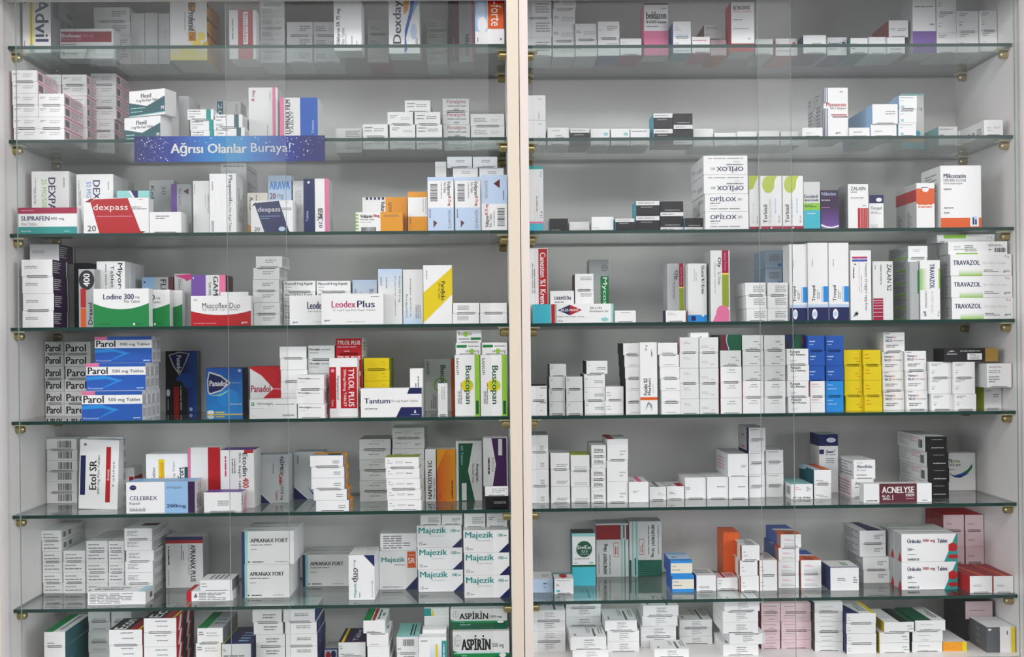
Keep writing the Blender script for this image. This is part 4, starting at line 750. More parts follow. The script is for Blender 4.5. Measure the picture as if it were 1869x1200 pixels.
A(1193, 1228, 207, 'blackend', 'black carton with white rim', 'teal-sided pair', b=264, n=2, dp=.06)
A(1229, 1264, 207, 'blackendv', 'black carton with white rim', 'inverted pair', b=264, n=2, dp=.06)
A(1265, 1302, 235, '^ w', 'small white carton', 'beside inverted black pair', b=268)
A(1304, 1344, 242.5, '^ w|F:L .1 .3 .6 .4 1 g', 'lowest small white carton', 'second past black cartons', b=267)
A(1345, 1382, 240, '^ w|F:L .4 .3 .9 .5 1 g', 'small white carton', 'straddling pane edge', b=266)
A(1385, 1423, 239, '^ w', 'small white carton', 'inside pane overlap', b=266)
A(1425, 1461, 240, '^ w|F:L .4 .3 .9 .6 2 g', 'small white carton', 'end of pane overlap', b=266)
A(1464, 1502, 233, '^ w|F:L .2 .3 .6 .5 1 g', 'small white carton', 'touching striped tall carton', s=.006, dp=.03)
A(1503, 1548, 160, 'w L=g|F:R .0 .0 .035 1 navy;R .07 0 .1 1 navy;R .13 0 .16 1 navy;R 0 .58 .2 .68 w;T .1 .62 .9 .7 red Momecon b;T .25 .55 .9 .61 mar %0,1_losyon;R .3 .44 .94 .46 red;R .35 .4 .98 .42 mar;T .48 .06 .68 .1 navy gsm;L .66 .9 .9 .93 1 g6|L:R .9 0 1 1 w2;L .1 .8 .5 .95 2 g6;L .1 .1 .6 .7 8 g6;R .85 0 .9 .55 g7;R .85 .65 .9 1 g7', 'tall white carton with navy stripes', 'frontmost of two', s=.012, dp=.05, rows=2)
A(1550, 1588, 233, '^ w|F:L .2 .4 .65 .6 2 g5', 'small white carton', 'beside navy-striped carton', s=.008, dp=.06)
t = A(1589, 1637, 227, '^ w L=lb|F:L .15 .35 .45 .5 2 g5', 'white carton', 'under blue-sided carton', s=.008, dp=.16)
A(1592, 1639, 190, '^ w L=lb|F:L .52 .45 .9 .68 2 g5', 'white blue-sided carton', 'upper of two', s=.004, dp=.17, on=t)
A(1639, 1672, 175, '^ w L=lb T=lb|F:L .08 .82 .8 .9 1 g6;L .08 .62 .3 .7 1 g5;E .2 .2 .1 .1 tl2', 'white carton', 'three-high mixed stack', s=.008, n=3, dp=.07, dx=[2, 1, 0])
A(1645, 1687, 171, 'w2 T=tl2|F:R 0 0 1 .12 cy;R 0 .12 1 .2 or_;T .7 .68 .92 .76 g7 5_mg;E .72 .28 .12 .05 cy;R 0 .97 1 1 tl2', 'tall pale carton with teal and orange base', 'behind mixed stack', b=272, dp=.05)
A(1713, 1748, 231, '^ w L=tl2|F:L .06 .82 .9 .9 1 g5;L .06 .5 .3 .62 1 g5;L .1 .2 .4 .3 1 pk', 'white teal-sided carton', 'lone in gap', b=266)
A(1749, 1775, 239, '^ w|F:L .5 .05 .8 .2 1 g', 'small white carton', 'behind long grey-sided carton', b=266)
A(1796, 1831, 219, '^ w L=w2|F:L .15 .45 .4 .55 1 g5;L .5 .45 .9 .6 2 g;L .15 .28 .42 .38 1 g5|L:T .3 .2 .6 .5 dk 24;L .7 .15 .9 .6 3 g6', 'long white carton', 'by outer wall', s=.006, dp=.18)

shelf('R', 2)
A(945, 992, 303, 'w2|F:R 0 .95 1 1 teal;R 0 0 1 .11 cy;R 0 .11 1 .14 pk2;E .84 .87 .06 .05 cy;E .84 .87 .035 .035 ltg;M .5 .3 .6 .7 1 g7;U .8 .2 .92 .3 k 15_g', 'tall grey-white carton with teal base', 'touching middle post', b=421, dp=.05)
A(1003, 1037, 399, '^ dk L=cy|F:L .1 .04 .9 .12 1 g', 'small black carton', 'nearest white-blank one', b=422, dp=.05)
A(1038.5, 1076, 405, '^ w|F:L .3 .2 .9 .35 1 g', 'small white carton', 'lower of two whites', b=424, dp=.05)
A(1080, 1120, 396, '^ w|F:L .05 .15 .5 .3 1 g', 'small white carton', 'taller of two whites', b=422, dp=.05)
A(1123, 1158, 399, 'blackend', 'small black white-rimmed carton', 'beside taller white one', b=421, dp=.05)
A(1161, 1204, 367, 'blackend', 'black white-rimmed teal-sided carton', 'pair', b=422, n=2, dp=.06)
A(1205, 1248, 367.5, 'blackendv', 'black white-rimmed carton', 'inverted pair', b=422, n=2, dp=.06, dx=[0, 0])
A(1249, 1284, 398, 'blackendv', 'small black carton', 'behind large lettered stack', s=.02, dp=.05)
STY['opx'] = 'opilox'
op1 = A(1285, 1366, 354, 'opilox', 'large white navy-lettered carton', 'lower pair', s=.004, n=2, dp=.125)
A(1283.5, 1364.5, 284, 'opiloxv', 'large white carton, lettering inverted', 'upper pair', s=.004, n=2, dp=.125, on=op1)
A(1367, 1386, 321, 'w|F:P lime 0 1 .9 1 .6 .88 .4 .76 0 .74;R 0 0 1 .06 cr;U .7 .12 .86 .25 cr 30_ml;U .3 .12 .45 .5 g Sprey', 'white carton with olive blob', 'first of three, half hidden', s=.02, dp=.04)
A(1388, 1427, 321, 'terbi', 'white carton with olive blob', 'middle of three', s=.012, dp=.04)
A(1428, 1466, 321, 'terbi', 'white carton with olive blob', 'last of three', s=.012, dp=.04)
A(1466.5, 1497, 332, 'ltg|F:R 0 0 1 .4 cy;R 0 .4 1 .55 lg;T .04 .66 .86 .73 navy Exoderil b;T .04 .58 .88 .64 navy Sprey_Çözelti b;L .04 .46 .8 .52 2 dgr;L .2 .3 .7 .36 1 lb2', 'grey-white carton with green and cyan base', 'beside olive-blob cartons', s=.012, dp=.05)
A(1498, 1531, 347, 'pur|F:N 0 .02 1 .6 pu2 pur;P w 0 .08 .3 .03 .6 .02 1 .06 1 .1 .6 .05 .3 .07 0 .13;R 0 0 1 .02 w2;T .04 .86 .84 .95 lb2 Nibulen;T .04 .72 .5 .77 w krem;L .04 .54 .6 .57 1 pk', 'purple carton with white swoosh', 'upright', s=.012, dp=.05)
A(1547, 1585, 336, 'w L=g5|F:R .48 0 1 .46 red;R .6 0 .61 .46 w;R .68 0 .69 .46 w;R .77 0 .78 .46 w;R .86 0 .87 .46 w;R .94 0 .95 .46 w;T .14 .86 .86 .94 k ZALAIN;L .14 .8 .5 .84 1 g6;L .14 .67 .9 .71 1 g6;L .72 .5 .9 .54 1 g6|L:L .2 .05 .9 .7 9 g6', 'white carton with red striped block', 'upright, grey-sided', s=.01, dp=.055)
A(1586, 1613, 356, 'w|F:R 0 .76 1 1 navy;E .68 .86 .2 .06 w;T .1 .54 .86 .66 k Trosyd;L .1 .44 .86 .52 2 g5;L .1 .02 .6 .14 3 g', 'small white carton with navy top', 'beside red striped block', s=.02, dp=.05)
A(1672, 1706, 334, 'w L=g|F:R 0 .54 1 .88 or2;E .5 .86 .18 .06 w;L .3 .88 .7 .92 1 navy;L .1 .44 1 .56 2 or2|L:R 0 .6 1 .86 red;L .1 .05 .6 .4 8 g6', 'white and orange upright carton', 'beside large orange-based carton', s=.012, dp=.05, rows=2)
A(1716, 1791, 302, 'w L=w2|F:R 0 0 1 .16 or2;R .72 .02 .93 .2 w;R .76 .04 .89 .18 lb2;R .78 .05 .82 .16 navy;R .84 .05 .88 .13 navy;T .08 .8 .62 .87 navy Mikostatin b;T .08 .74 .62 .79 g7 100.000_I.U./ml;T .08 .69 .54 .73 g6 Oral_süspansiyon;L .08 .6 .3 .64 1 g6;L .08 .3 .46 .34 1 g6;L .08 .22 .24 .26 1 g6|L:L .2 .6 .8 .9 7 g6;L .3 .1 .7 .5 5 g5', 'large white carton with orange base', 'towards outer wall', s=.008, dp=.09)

shelf('R', 3)
A(958, 1000, 453, 'w|F:R .5 .24 .98 .99 red;D .58 .26 .88 .94 w Canesten_%1_Krem b;M .14 .4 .34 .8 2 g5', 'white carton with red vertical panel', 'touching middle post', s=.03, dp=.03)
A(1004, 1048, 531, 'w|F:T .18 .72 .86 .86 navy DERMİFİN b;L .18 .62 .84 .68 1 g6;L .14 .48 .3 .54 1 g;L .4 .46 .78 .52 1 g6', 'white carton with navy capitals', 'behind diamond-logo carton', s=.03, dp=.04)
A(1049.5, 1084, 500, '^ w L=mar|F:L .3 .6 .9 .85 3 g5', 'white brown-sided carton', 'three-high stack', s=.03, n=3, dp=.07)
A(1075, 1111, 474, 'bg L=g R=g|F:R .58 .0 1 .74 gr;R .58 0 1 .74 lg;R .58 0 1 .74 gr;D .64 .04 .92 .72 w Mycospor b;E .78 .87 .16 .05 g6;E .78 .87 .13 .04 bg;R .77 .83 .79 .91 g6;R .65 .865 .91 .875 g6', 'grey carton with green vertical panel', 'behind brown-sided stack', s=.115, dp=.05)
A(972, 1120, 555, 'w|F:R 0 0 .225 1 cy;R .23 0 .275 1 red;R .282 0 .29 1 navy;P navy .31 .68 .46 .96 .46 .4;P red .46 .4 .46 .96 .61 .68;T .35 .62 .57 .74 w EKZE-MANT b;R .3 .3 .72 .36 w;L .3 .3 .7 .37 1 g6;T .31 .06 .37 .16 navy 20_g;T .71 .7 .86 .84 g7 %0,1+%2;T .71 .54 .93 .66 g7 Emülsiyon_Jel;E .89 .18 .045 .1 tl2;R .975 0 1 1 tl2', 'long low carton, cyan end, diamond logo', 'by middle post', s=.004, dp=.024)
A(1121.5, 1161, 567, '^ w|F:L .3 .76 .75 .86 1 g6', 'small white carton', 'beside diamond-logo carton', s=.006, dp=.05)
A(1217, 1251, 481, 'bg R=ol|F:R .68 .6 .92 1 cr;R .68 .0 .92 .58 ol;R .68 .58 .92 .6 ye2;D .42 .72 .62 .88 k Oly b;M .3 .4 .44 .85 2 g6;D .76 .63 .84 .94 pk Santa_Farma', 'grey carton with crimson and olive strip, shorter', 'behind purple-sided carton', s=.045, dp=.05)
A(1215, 1252, 567, '^ w L=pur R=cr|F:L .1 .55 .55 .85 2 g', 'small white purple-sided carton', 'before shorter strip carton', s=.006, dp=.035)
A(1254, 1290, 481, 'w2|F:R 0 0 1 .12 bl2;P w2 .7 .12 .88 .12 .79 .08;R .18 .02 .4 .1 navy;D .72 .48 .88 .96 k Oceral_%1_Krem b;M .3 .7 .5 .95 2 g', 'grey-white carton with bright blue foot', 'between striped cartons', s=.02, dp=.05)
A(1296, 1332, 457, 'w2 L=bg|F:R .6 .68 .94 1 cr;R .6 .66 .94 .68 ye2;R .6 .2 .94 .66 ol;E .62 .12 .34 .11 pk2;P pk2 .1 0 .95 0 .95 .12 .3 .12;D .34 .76 .56 .9 k Oly b;D .38 .52 .54 .7 g6 %1_Krem;M .2 .4 .28 .85 1 g;D .72 .72 .82 .96 pk Santa_Farma', 'grey-white carton with crimson, olive and pink', 'tallest striped one', s=.01, dp=.05)
A(1361, 1399, 516, 'end5', 'white grey-sided carton', 'three-high stack, nearer striped cartons', s=.006, n=3, dp=.09, dx=[-1, 0, 1])
A(1400.5, 1438, 516, 'end5', 'white carton', 'three-high stack, nearer navy-footed cartons', s=.006, n=3, dp=.09)
A(1396, 1434, 457, 'lb2 R=navy|F:R .82 0 1 1 navy;R .6 .1 .8 .25 bl2;L .2 .4 .7 .8 4 g5', 'pale blue navy-edged carton', 'stack in pane overlap', s=.11, n=4)
A(1440, 1473, 446, 'trosyd', 'white carton with navy foot', 'first of three, behind pane', s=.012, dp=.045)
A(1474, 1511, 443, 'trosyd', 'white carton with navy foot', 'middle of three', s=.008, dp=.045)
A(1512, 1549, 443, 'trosyd', 'white carton with navy foot', 'third, nearest magenta-striped carton', s=.008, dp=.045)
A(1552, 1590, 457, 'w R=w2|F:R .08 .88 .82 .91 mg;R .08 .84 .82 .87 blue;D .66 .14 .82 .82 k Travocort_10_mg/g+1_mg/g_Krem;M .4 .4 .44 .9 1 pk;M .5 .4 .54 .8 1 g6;E .22 .8 .05 .012 g6;M .1 .6 .2 .76 1 k;P g5 .1 .04 .2 .12 .3 .05 .36 .1 .3 .14 .2 .08', 'white carton with magenta and blue top stripes', 'upright', s=.008, dp=.04)
A(1593, 1630, 477, 'w2|F:R 0 0 .5 .37 red;R 0 0 .5 .37 cr;R 0 .06 .5 .066 w;R 0 .13 .5 .137 w;R 0 .19 .5 .197 w;R 0 .24 .5 .246 w;R 0 .29 .5 .296 w;R 0 .33 .5 .336 w;D .7 .5 .92 .95 k ZALAIN_%2;M .36 .6 .44 .95 1 g6;M .08 .86 .14 .95 1 g6', 'grey-white carton with red striped block', 'upright', s=.008, dp=.05)
A(1657, 1693, 449, '^ w L=bg B=gr|F:L .25 .5 .6 .75 2 g|L:R 0 0 1 .12 lg;L .1 .2 .9 .9 5 g6', 'white grey-sided carton', 'six-high stack behind green-patched upright', s=.034, n=6, dp=.1)
A(1660, 1677, 478, 'bg|F:R .85 .45 1 .85 gr;M .2 .1 .5 .9 2 g', 'narrow grey upright carton', 'beside green-patched upright', s=.012, dp=.02)
A(1679, 1716, 475, 'w R=bg|F:G 0 .5 .36 .86 lg w;D .48 .52 .72 .94 navy TRAVAZOL b;D .52 .12 .66 .48 g %1+%0,1_Krem;D .14 .06 .28 .14 navy gsm b;D .86 .06 .96 .14 g7 15_g;M .24 .2 .34 .48 2 g5;R .93 .52 1 .86 lg', 'white upright carton with green patch', 'beside horizontal stack', s=.01, dp=.02)
tz = A(1735, 1848, 464, 'travazol', 'long white green-patched carton', 'main stack', s=.006, n=3, dp=.055, dx=[-1, 0, 1])
t = A(1730, 1839, 441, 'w L=bg|F:R .13 .0 .5 .1 gr;R .13 .0 .5 .08 lg;L .1 .3 .28 .7 2 g;L .28 .2 .52 .75 4 g6;L .68 .6 .92 .8 2 g6;B .78 .15 .97 .5;L .68 .3 .76 .42 1 k', 'long white small-print carton', 'on main stack', s=.012, dp=.05, on=tz)
A(1710, 1816, 428, 'w L=bg|F:R .12 .5 .5 1 lg;T .86 .5 .95 .7 g7 15_g;L .05 .05 .15 .2 1 k', 'long white green-patched carton', 'highest, set back', s=.03, dp=.05, on=t)

shelf('R', 4)
A(950, 999, 705, '^ w R=navy B=pur T=pur|F:L .6 .8 .97 .92 1 k;L .6 .3 .8 .4 1 pk2', 'white purple-edged carton', 'pair touching middle post', b=759, n=2)
st = A(1002, 1032, 688, '^ ltg L=dgr R=dgr|F:L .08 .6 .25 .85 2 g5', 'grey-white green-sided carton', 'stack nearer middle post', b=757, n=3, dp=.08)
A(1003.5, 1034, 665, '^ ltg L=dgr R=dgr|F:L .08 .6 .25 .85 2 g5', 'grey-white green-sided carton', 'perched on top of stack', b=757, on=st, dp=.08)
A(1033, 1064, 688, '^ ltg L=dgr R=dgr|F:L .08 .6 .25 .85 2 g5', 'grey-white green-sided carton', 'second stack', b=757, n=3, dp=.08)
A(1065.5, 1104.5, 659, '^ w L=dk|F:L .08 .6 .22 .7 1 g5;L .5 .3 .92 .55 2 g5', 'white dark-sided carton', 'four-high stack', b=756, n=4, dx=[5, 0, 0, 1], dp=.08)
A(1105.5, 1140, 706, '^ w|F:L .05 .5 .25 .62 1 g5;L .05 .3 .3 .4 1 g5', 'white carton', 'pair beside four-high stack', b=756, n=2)
A(1139.5, 1172, 627, '^ w L=dk|F:L .3 .1 .8 .2 1 g5', 'white dark-sided carton', 'six-high stack beside orange-banded carton', b=757, n=6, dx=[-2, 0, 1, 2, 2, 2])
A(1168, 1200, 625, 'w L=w2|F:R 0 .2 1 .24 or2;U .2 .27 .42 .5 k Fucidin_%2 b;U .46 .27 .62 .5 k Merhem b;U .3 .88 .44 .96 k 20_g;M .64 .82 .72 .95 1 g6;U .64 .8 .74 .86 k LEO;P g5 .3 .06 .5 .15 .7 .05 .66 .14 .45 .18 .35 .1;M .72 .3 .78 .45 1 g', 'tall white carton with orange band', 'standing in front', b=757, s=.006, dp=.026)
A(1204, 1240, 626, '^ w R=w2|F:L .25 .12 .85 .22 1 g5', 'white carton', 'six-high stack between tall cartons', b=757, n=6, dx=[-3, 0, 1, 2, 3, 3], dp=.09)
A(1241, 1276, 616, '^ w2 L=pk|F:L .2 .55 .6 .75 2 g', 'off-white carton', 'stack mostly behind red-yellow-banded carton', b=757, n=5)
A(1277, 1312, 616, '^ w2|F:L .1 .3 .5 .5 2 g;L .6 .2 .9 .3 1 pk', 'off-white carton', 'stack past red-yellow-banded carton', b=757, n=5)
A(1263, 1297, 607, 'w|F:R 0 .76 1 .8 red;R 0 .72 1 .76 ye;D .72 .48 .9 .7 k Fucicort b;D .46 .56 .62 .7 k Krem b;D .22 .56 .3 .68 g Fusidik;M .1 .06 .16 .24 1 k;D .36 .06 .52 .14 k 30_g;P g5 .4 .82 .55 .94 .75 .84 .7 .92 .55 .96 .45 .88', 'tall white carton with red and yellow bands', 'standing in front', b=756, s=.006, dp=.026)
g1 = A(1315, 1354, 669.5, 'gridp', 'white crimson-edged carton', 'grid, first column', b=757, n=3)
t = A(1314.5, 1353.5, 640, 'grid', 'pale green-edged carton', 'grid, first column', b=757, on=g1)
A(1315, 1354, 611, 'dgr|F:P mar 0 0 .42 0 .3 .6 .34 1 0 1;P lb2 .3 1 .34 1 .3 .6 .44 0 .4 0 .27 .6', 'dark green and maroon carton', 'highest in first grid column', b=757, on=t)
g2 = A(1355, 1394, 696, 'gridp', 'white crimson-edged carton', 'grid, second column', b=757, n=2)
A(1355, 1394, 612, 'grid', 'pale carton', 'grid, second column', b=757, n=3, on=g2)
g3 = A(1395, 1434, 696, 'gridp', 'white carton', 'grid, third column', b=757, n=2)
A(1395, 1434, 612, 'grid', 'pale carton', 'grid, third column', b=757, n=3, on=g3)
fu = A(1437, 1478, 637, 'furacin', 'white carton with black two-line name', 'stack in pane overlap', b=754, n=4, dx=[-1, 0, -1, 1])
A(1434, 1471, 611, 'navy|F:R 0 0 .2 .6 dk;P dgr .3 0 .8 0 .8 1 .5 1;R .8 .3 .86 .8 rd2', 'dark navy carton', 'on two-line-name stack', b=754, on=fu, s=.03)
bb = A(1479, 1506, 696, '^ w L=pk R=pk|F:L .1 .75 .6 .85 1 pk2;L .1 .6 .8 .68 1 g', 'white carton', 'beneath inner blue column', b=753, n=2)
A(1474, 1506, 613, 'bluend', 'blue carton', 'inner column, over whites', b=753, n=3, on=bb)
bb = A(1507, 1540, 696, 'bluelt', 'bright blue carton', 'outer blue column', b=752, n=2)
A(1507, 1540, 613, 'bluend', 'dark blue carton', 'outer blue column', b=752, n=3, on=bb)
A(1541, 1574.5, 639, 'yelend', 'yellow carton', 'column touching blue cartons', b=751, n=4, dx=[-1, 0, 0, 2])
A(1576, 1609, 639, 'yelend2', 'yellow carton', 'column touching lettered whites', b=751, n=4, dx=[-1, 0, 0, 1])
A(1611, 1651, 607, 'hama', 'white carton with navy and orange print', 'four-high column', b=749, n=4, dx=[2, -1, -.5, .5])
A(1652, 1692, 641, 'hama', 'white carton with navy and orange print', 'three-high column', b=749, n=3, dx=[-1, 0, 1])
h1 = A(1696.5, 1737, 661, 'lotend', 'white lined carton', 'column nearer printed whites', b=749, n=3, dx=[0, 0, 3])
h2 = A(1739, 1780, 661, 'lotend', 'white lined carton', 'column nearer outer wall', b=749, n=3, dx=[0, 0, 2])
A(1723, 1822, 636, 'dk|F:R .76 0 1 1 gold;R .43 .14 .7 .62 w;L .47 .2 .66 .58 4 g6;L .05 .5 .24 .66 1 g;L .3 .74 .68 .86 1 g;P g .06 .72 .2 .78 .14 .86', 'long black and gold carton with white sticker', 'lying on lined columns', s=.035, dp=.05, on=h1)
t = A(1796, 1841, 706, '^ w L=lime|F:L .1 .78 .4 .85 1 g5;L .5 .5 .85 .7 2 g5', 'large white carton with lime side', 'by outer wall, under grey-sided one', b=747, dp=.07)
A(1801, 1847, 664, '^ w L=ltg|F:L .08 .82 .6 .9 1 g5;L .08 .6 .85 .74 2 g5;L .08 .2 .5 .5 3 g5', 'large white grey-sided carton', 'on lime-sided carton', b=747, s=.01, dp=.075, on=t)

shelf('R', 5)
A(950, 1002, 795, '^ w T=g|F:L .55 .1 .9 .4 3 g5', 'large white carton', 'four-high stack touching middle post', b=919, n=4, dx=[-1, 0, 0, 0])
A(1005, 1040, 827, '^ w T=g|F:L .3 .15 .9 .35 2 g5', 'white carton', 'three-high stack, grey top', b=919, n=3, dp=.07)
A(1042, 1077, 831, '^ w T=lime B=lime|F:L .2 .1 .9 .3 2 g', 'white carton', 'three-high stack, lime top', b=918, n=3, dp=.07)
A(1078.5, 1106, 813, 'istivol', 'small white black-lettered carton', 'five-high stack', b=918, n=5, dx=[1, 1, 0, 0, 0], dp=.09)
A(1107.5, 1146, 802, '^ w B=cr T=w2|F:L .6 .2 .9 .5 2 g|T:R 0 0 .35 1 red', 'large white carton', 'three-high stack, red-topped', b=918, n=3, dx=[1, 0, 0], dp=.1)
A(1147.5, 1184, 880, 'w T=w2|F:L .2 .45 .5 .58 2 g5;P g6 .02 .0 .3 .0 .2 .02|T:R .45 0 .7 1 pk2;L .05 .05 .3 .3 2 g6', 'white carton with pink-striped top', 'lone beside red-topped stack', b=918, dp=.08)
A(1185.5, 1216, 889, '^ w T=w2|F:L .5 .35 .9 .6 2 g|T:R .4 0 .6 1 g6;L .05 .05 .35 .3 3 g6', 'low white carton with grey-striped top', 'nearer middle post', b=914, dp=.07)
A(1217, 1249, 888, '^ w T=w2|F:L .15 .4 .5 .6 2 g5|T:R .6 0 1 .7 red;L .05 .05 .4 .3 3 g6', 'low white carton with red corner', 'nearer middle post', b=912, dp=.07)
A(1250, 1289, 872, '^ w T=w2|F:L .06 .4 .25 .56 2 g5', 'square white carton', 'first of three', b=911, dp=.08)
A(1290.5, 1329.5, 871, '^ w T=w2|F:L .46 .5 .9 .6 1 g5', 'square white carton', 'second of three', b=911, dp=.08)
t = A(1330.5, 1366, 871, '^ w T=w2|F:L .46 .5 .9 .6 1 g5', 'square white carton', 'third, under another', b=911, dp=.1)
A(1328.5, 1366, 829, '^ w L=w2 T=w2|F:L .65 .4 .9 .52 2 g5|L:L .1 .2 .7 .8 4 pk', 'square white carton', 'upper, with lined side', b=911, dp=.11, on=t)
t = A(1367, 1396, 824, '^ w L=navy|F:L .06 .78 .7 .9 1 g5', 'white carton', 'four-high stack beneath navy-sided pair', b=909, n=4, dp=.09)
A(1367, 1398, 781, '^ w L=navy|F:L .06 .78 .7 .9 1 g5|L:R 0 0 .8 1 g;R .3 .2 .6 .3 red', 'white navy-sided carton', 'perched pair', b=909, n=2, dp=.09, on=t)
A(1397.5, 1430, 822, '^ w2|F:L .15 .78 .75 .9 1 g5', 'off-white carton', 'four-high stack at pane edge', b=908, n=4, dp=.09)
A(1443, 1484, 884, 'w L=w2 T=tl2|F:L .2 .6 .5 .85 2 pk;L .7 .5 .9 .85 3 g6;V .1 .04 .9 .2 k Aknil_%1_jel b|L:R .7 .3 .95 .8 g5', 'white carton with mint top', 'front, in pane overlap', b=912, dp=.09)
A(1485.5, 1518, 858, '^ w L=dgt T=or2|F:L .1 .2 .8 .3 1 g5;L .3 .1 .8 .18 1 g6|L:P lb2 0 .7 .4 .8 .5 1 0 1|T:R 0 0 .4 1 lb2', 'white carton with dark teal side', 'pair beside mint-topped carton', b=911, n=2, dp=.1)
A(1494, 1530, 793, 'w L=w2|F:R 0 .8 1 1 navy;E .64 .9 .24 .04 w;E .64 .9 .2 .028 lb2;R .02 .66 .26 .74 navy;T .36 .68 .86 .73 navy Cleoset_T b;T .36 .63 .88 .67 navy %1_losyon;L .36 .5 .8 .6 3 g5|L:R 0 .8 1 1 navy', 'tall white carton with navy cap band', 'behind teal-sided pair', b=900, dp=.06)
t = A(1554, 1595, 875, '^ w L=pinkw|F:T .16 .7 .5 .84 navy Akn b;L .16 .5 .4 .62 1 g6|L:L .1 .1 .9 .9 5 g5', 'white carton with lined pink side', 'lower, behind crimson-panel carton', b=909, dp=.085)
A(1558, 1598, 840, '^ w L=w2|F:T .14 .58 .86 .74 navy Aknefloks b;T .14 .42 .56 .52 g7 %1_krem;L .12 .16 .6 .26 1 g6;L .14 .82 .4 .88 1 g6|L:L .1 .1 .9 .9 5 g5', 'white carton with navy name', 'upper, behind crimson-panel carton', b=909, dp=.085, on=t)
A(1576, 1701, 883, 'w L=w2 T=w2|F:R .23 0 .78 1 mar;R .23 .0 .78 1 rd2;R .23 0 .78 1 cr;R .23 .0 .78 1 mar;T .27 .5 .74 .84 w ACNELYSE b;T .27 .14 .43 .4 w %0.1;T .62 .32 .74 .46 w KREM b;L .62 .16 .74 .26 1 pk;L .04 .06 .2 .16 1 k;L .86 .06 .98 .16 1 g6', 'long white carton with crimson panel', 'front', b=918, dp=.024)
A(1690, 1731, 797, 'blkfr', 'black-fronted carton', 'four-high stack', b=910, n=4, dx=[-2, 1, 2, 1], dp=.14)
A(1724, 1781, 827, 'w|F:T .02 .74 .22 .84 navy em b;T .23 .74 .5 .84 ol mix b;T .14 .64 .5 .72 navy %3_jel b;L .14 .54 .46 .58 1 g5;P blue .12 .48 .3 .4 .55 .46 .75 .56 .9 .72 .88 .58 .7 .42 .45 .36 .25 .4;P gr .6 .48 .75 .56 .9 .72 .88 .58 .74 .46;P navy .12 .48 .3 .36 .5 .34 .8 .46 .6 .4 .35 .38', 'square white carton with blue-green swoosh', 'behind black fronts', b=896, dp=.03)

shelf('R', 6)
A(950, 1010, 1058, 'lb2 T=w2 F=lb2|F:L .55 .6 .72 .75 1 navy;L .55 .35 .65 .45 1 navy|T:L .5 .3 .9 .6 2 g6', 'pale lavender carton with white top', 'touching middle post', b=1083, dp=.07)
A(1011.5, 1047, 1057, '^ w T=w2 L=teal R=teal|F:L .15 .86 .85 .92 1 g7;L .1 .5 .3 .68 2 g6;E .2 .2 .1 .07 cy|T:P red .5 .1 .3 .35 .3 .7 .5 .95 .7 .7 .7 .35;R 0 .8 1 1 teal', 'small white carton with red hexagon on top', 'before green-circle carton', b=1085, dp=.05)
A(1044, 1087, 974, 'w L=teal T=dk|F:R 0 0 1 .36 cy;R 0 .36 1 .4 dgr;R 0 .94 1 1 tl2;E .52 .7 .34 .155 dgr;T .2 .7 .82 .77 w SivEx b;T .4 .63 .66 .68 w %10;T .34 .58 .72 .62 lb2 Losyon;L .1 .5 .74 .53 1 g6;L .08 .42 .22 .45 1 g6;E .82 .44 .1 .022 tl2', 'white and cyan carton with green circle', 'upright', b=1070, dp=.05)
ak = 'w2 T=bg|F:R 0 .7 .76 .97 rd2;K 0 .7 .76 .97 12 8 red;R .93 .7 1 .97 rd2;R .76 0 .78 1 tl2;R .8 0 .82 1 tl2;R .84 .72 .88 .97 dgt;R .87 0 .9 .7 teal;U .22 .05 .36 .62 k AKNETRENT_10mg b;M .4 .05 .44 .42 1 k;M .06 .06 .1 .45 1 g6;P red .54 .38 .7 .38 .7 .64 .54 .64;P w2 .55 .39 .69 .39 .69 .63 .55 .63;M .57 .42 .67 .6 2 red'
A(1088, 1147.5, 956, ak, 'white carton with red chequered block', 'beside green-circle carton', b=1054, dp=.05)
av = 'w2 T=bg|F:R .24 0 1 .3 dgr;K .24 0 1 .3 12 8 teal;R 0 0 .06 .3 dgr;R .08 0 .13 1 tl2;R .16 .02 .2 .34 dgt;R .2 0 .26 1 tl2;D .66 .35 .78 .94 k AKNETRENT_10_mg b;M .58 .4 .62 .92 1 k;M .88 .4 .92 .92 1 g6;P red .3 .4 .46 .4 .46 .68 .3 .68;P w2 .31 .41 .45 .41 .45 .67 .31 .67;M .33 .44 .43 .64 2 red'
A(1148.5, 1208, 952, av, 'white carton with green chequered block', 'beside red-chequered carton', b=1053, dp=.05)
t = A(1226.5, 1267, 1052, '^ cream L=lb R=lb T=lb|F:R 0 0 1 .18 bl2;R 0 .8 1 1 bl2;L .06 .58 .3 .68 1 g5;L .06 .35 .45 .45 1 g6|L:R 0 0 1 1 blue', 'pale blue-banded carton', 'lower of blue pair', b=1081, dp=.07)
A(1224, 1264, 1024, '^ cream L=lb R=lb T=lb2|F:R 0 0 1 .18 bl2;R 0 .84 1 1 bl2;L .06 .58 .3 .68 1 g5;L .06 .35 .45 .45 1 g6|L:R 0 0 1 1 blue|T:R 0 0 1 .2 bl2;T .2 .35 .45 .5 navy p;R 0 .75 1 1 lb', 'pale blue-banded carton', 'upper of blue pair', b=1081, dp=.08, on=t)
A(1271, 1307, 1051, '^ w T=w2 L=blue|F:L .12 .18 .75 .34 2 g6|T:L .1 .3 .9 .8 3 g6', 'low white carton with scripted top', 'beside blue pair', b=1080, dp=.07)
A(1308.5, 1347, 1055, '^ w T=pinkw|F:L .08 .7 .3 .8 1 g5;L .08 .45 .2 .55 1 g6|T:R .3 0 .42 1 cr;M .5 .2 .9 .9 3 cr', 'low white carton with crimson-striped top', 'beside orange-sided stack', b=1077, dp=.075)
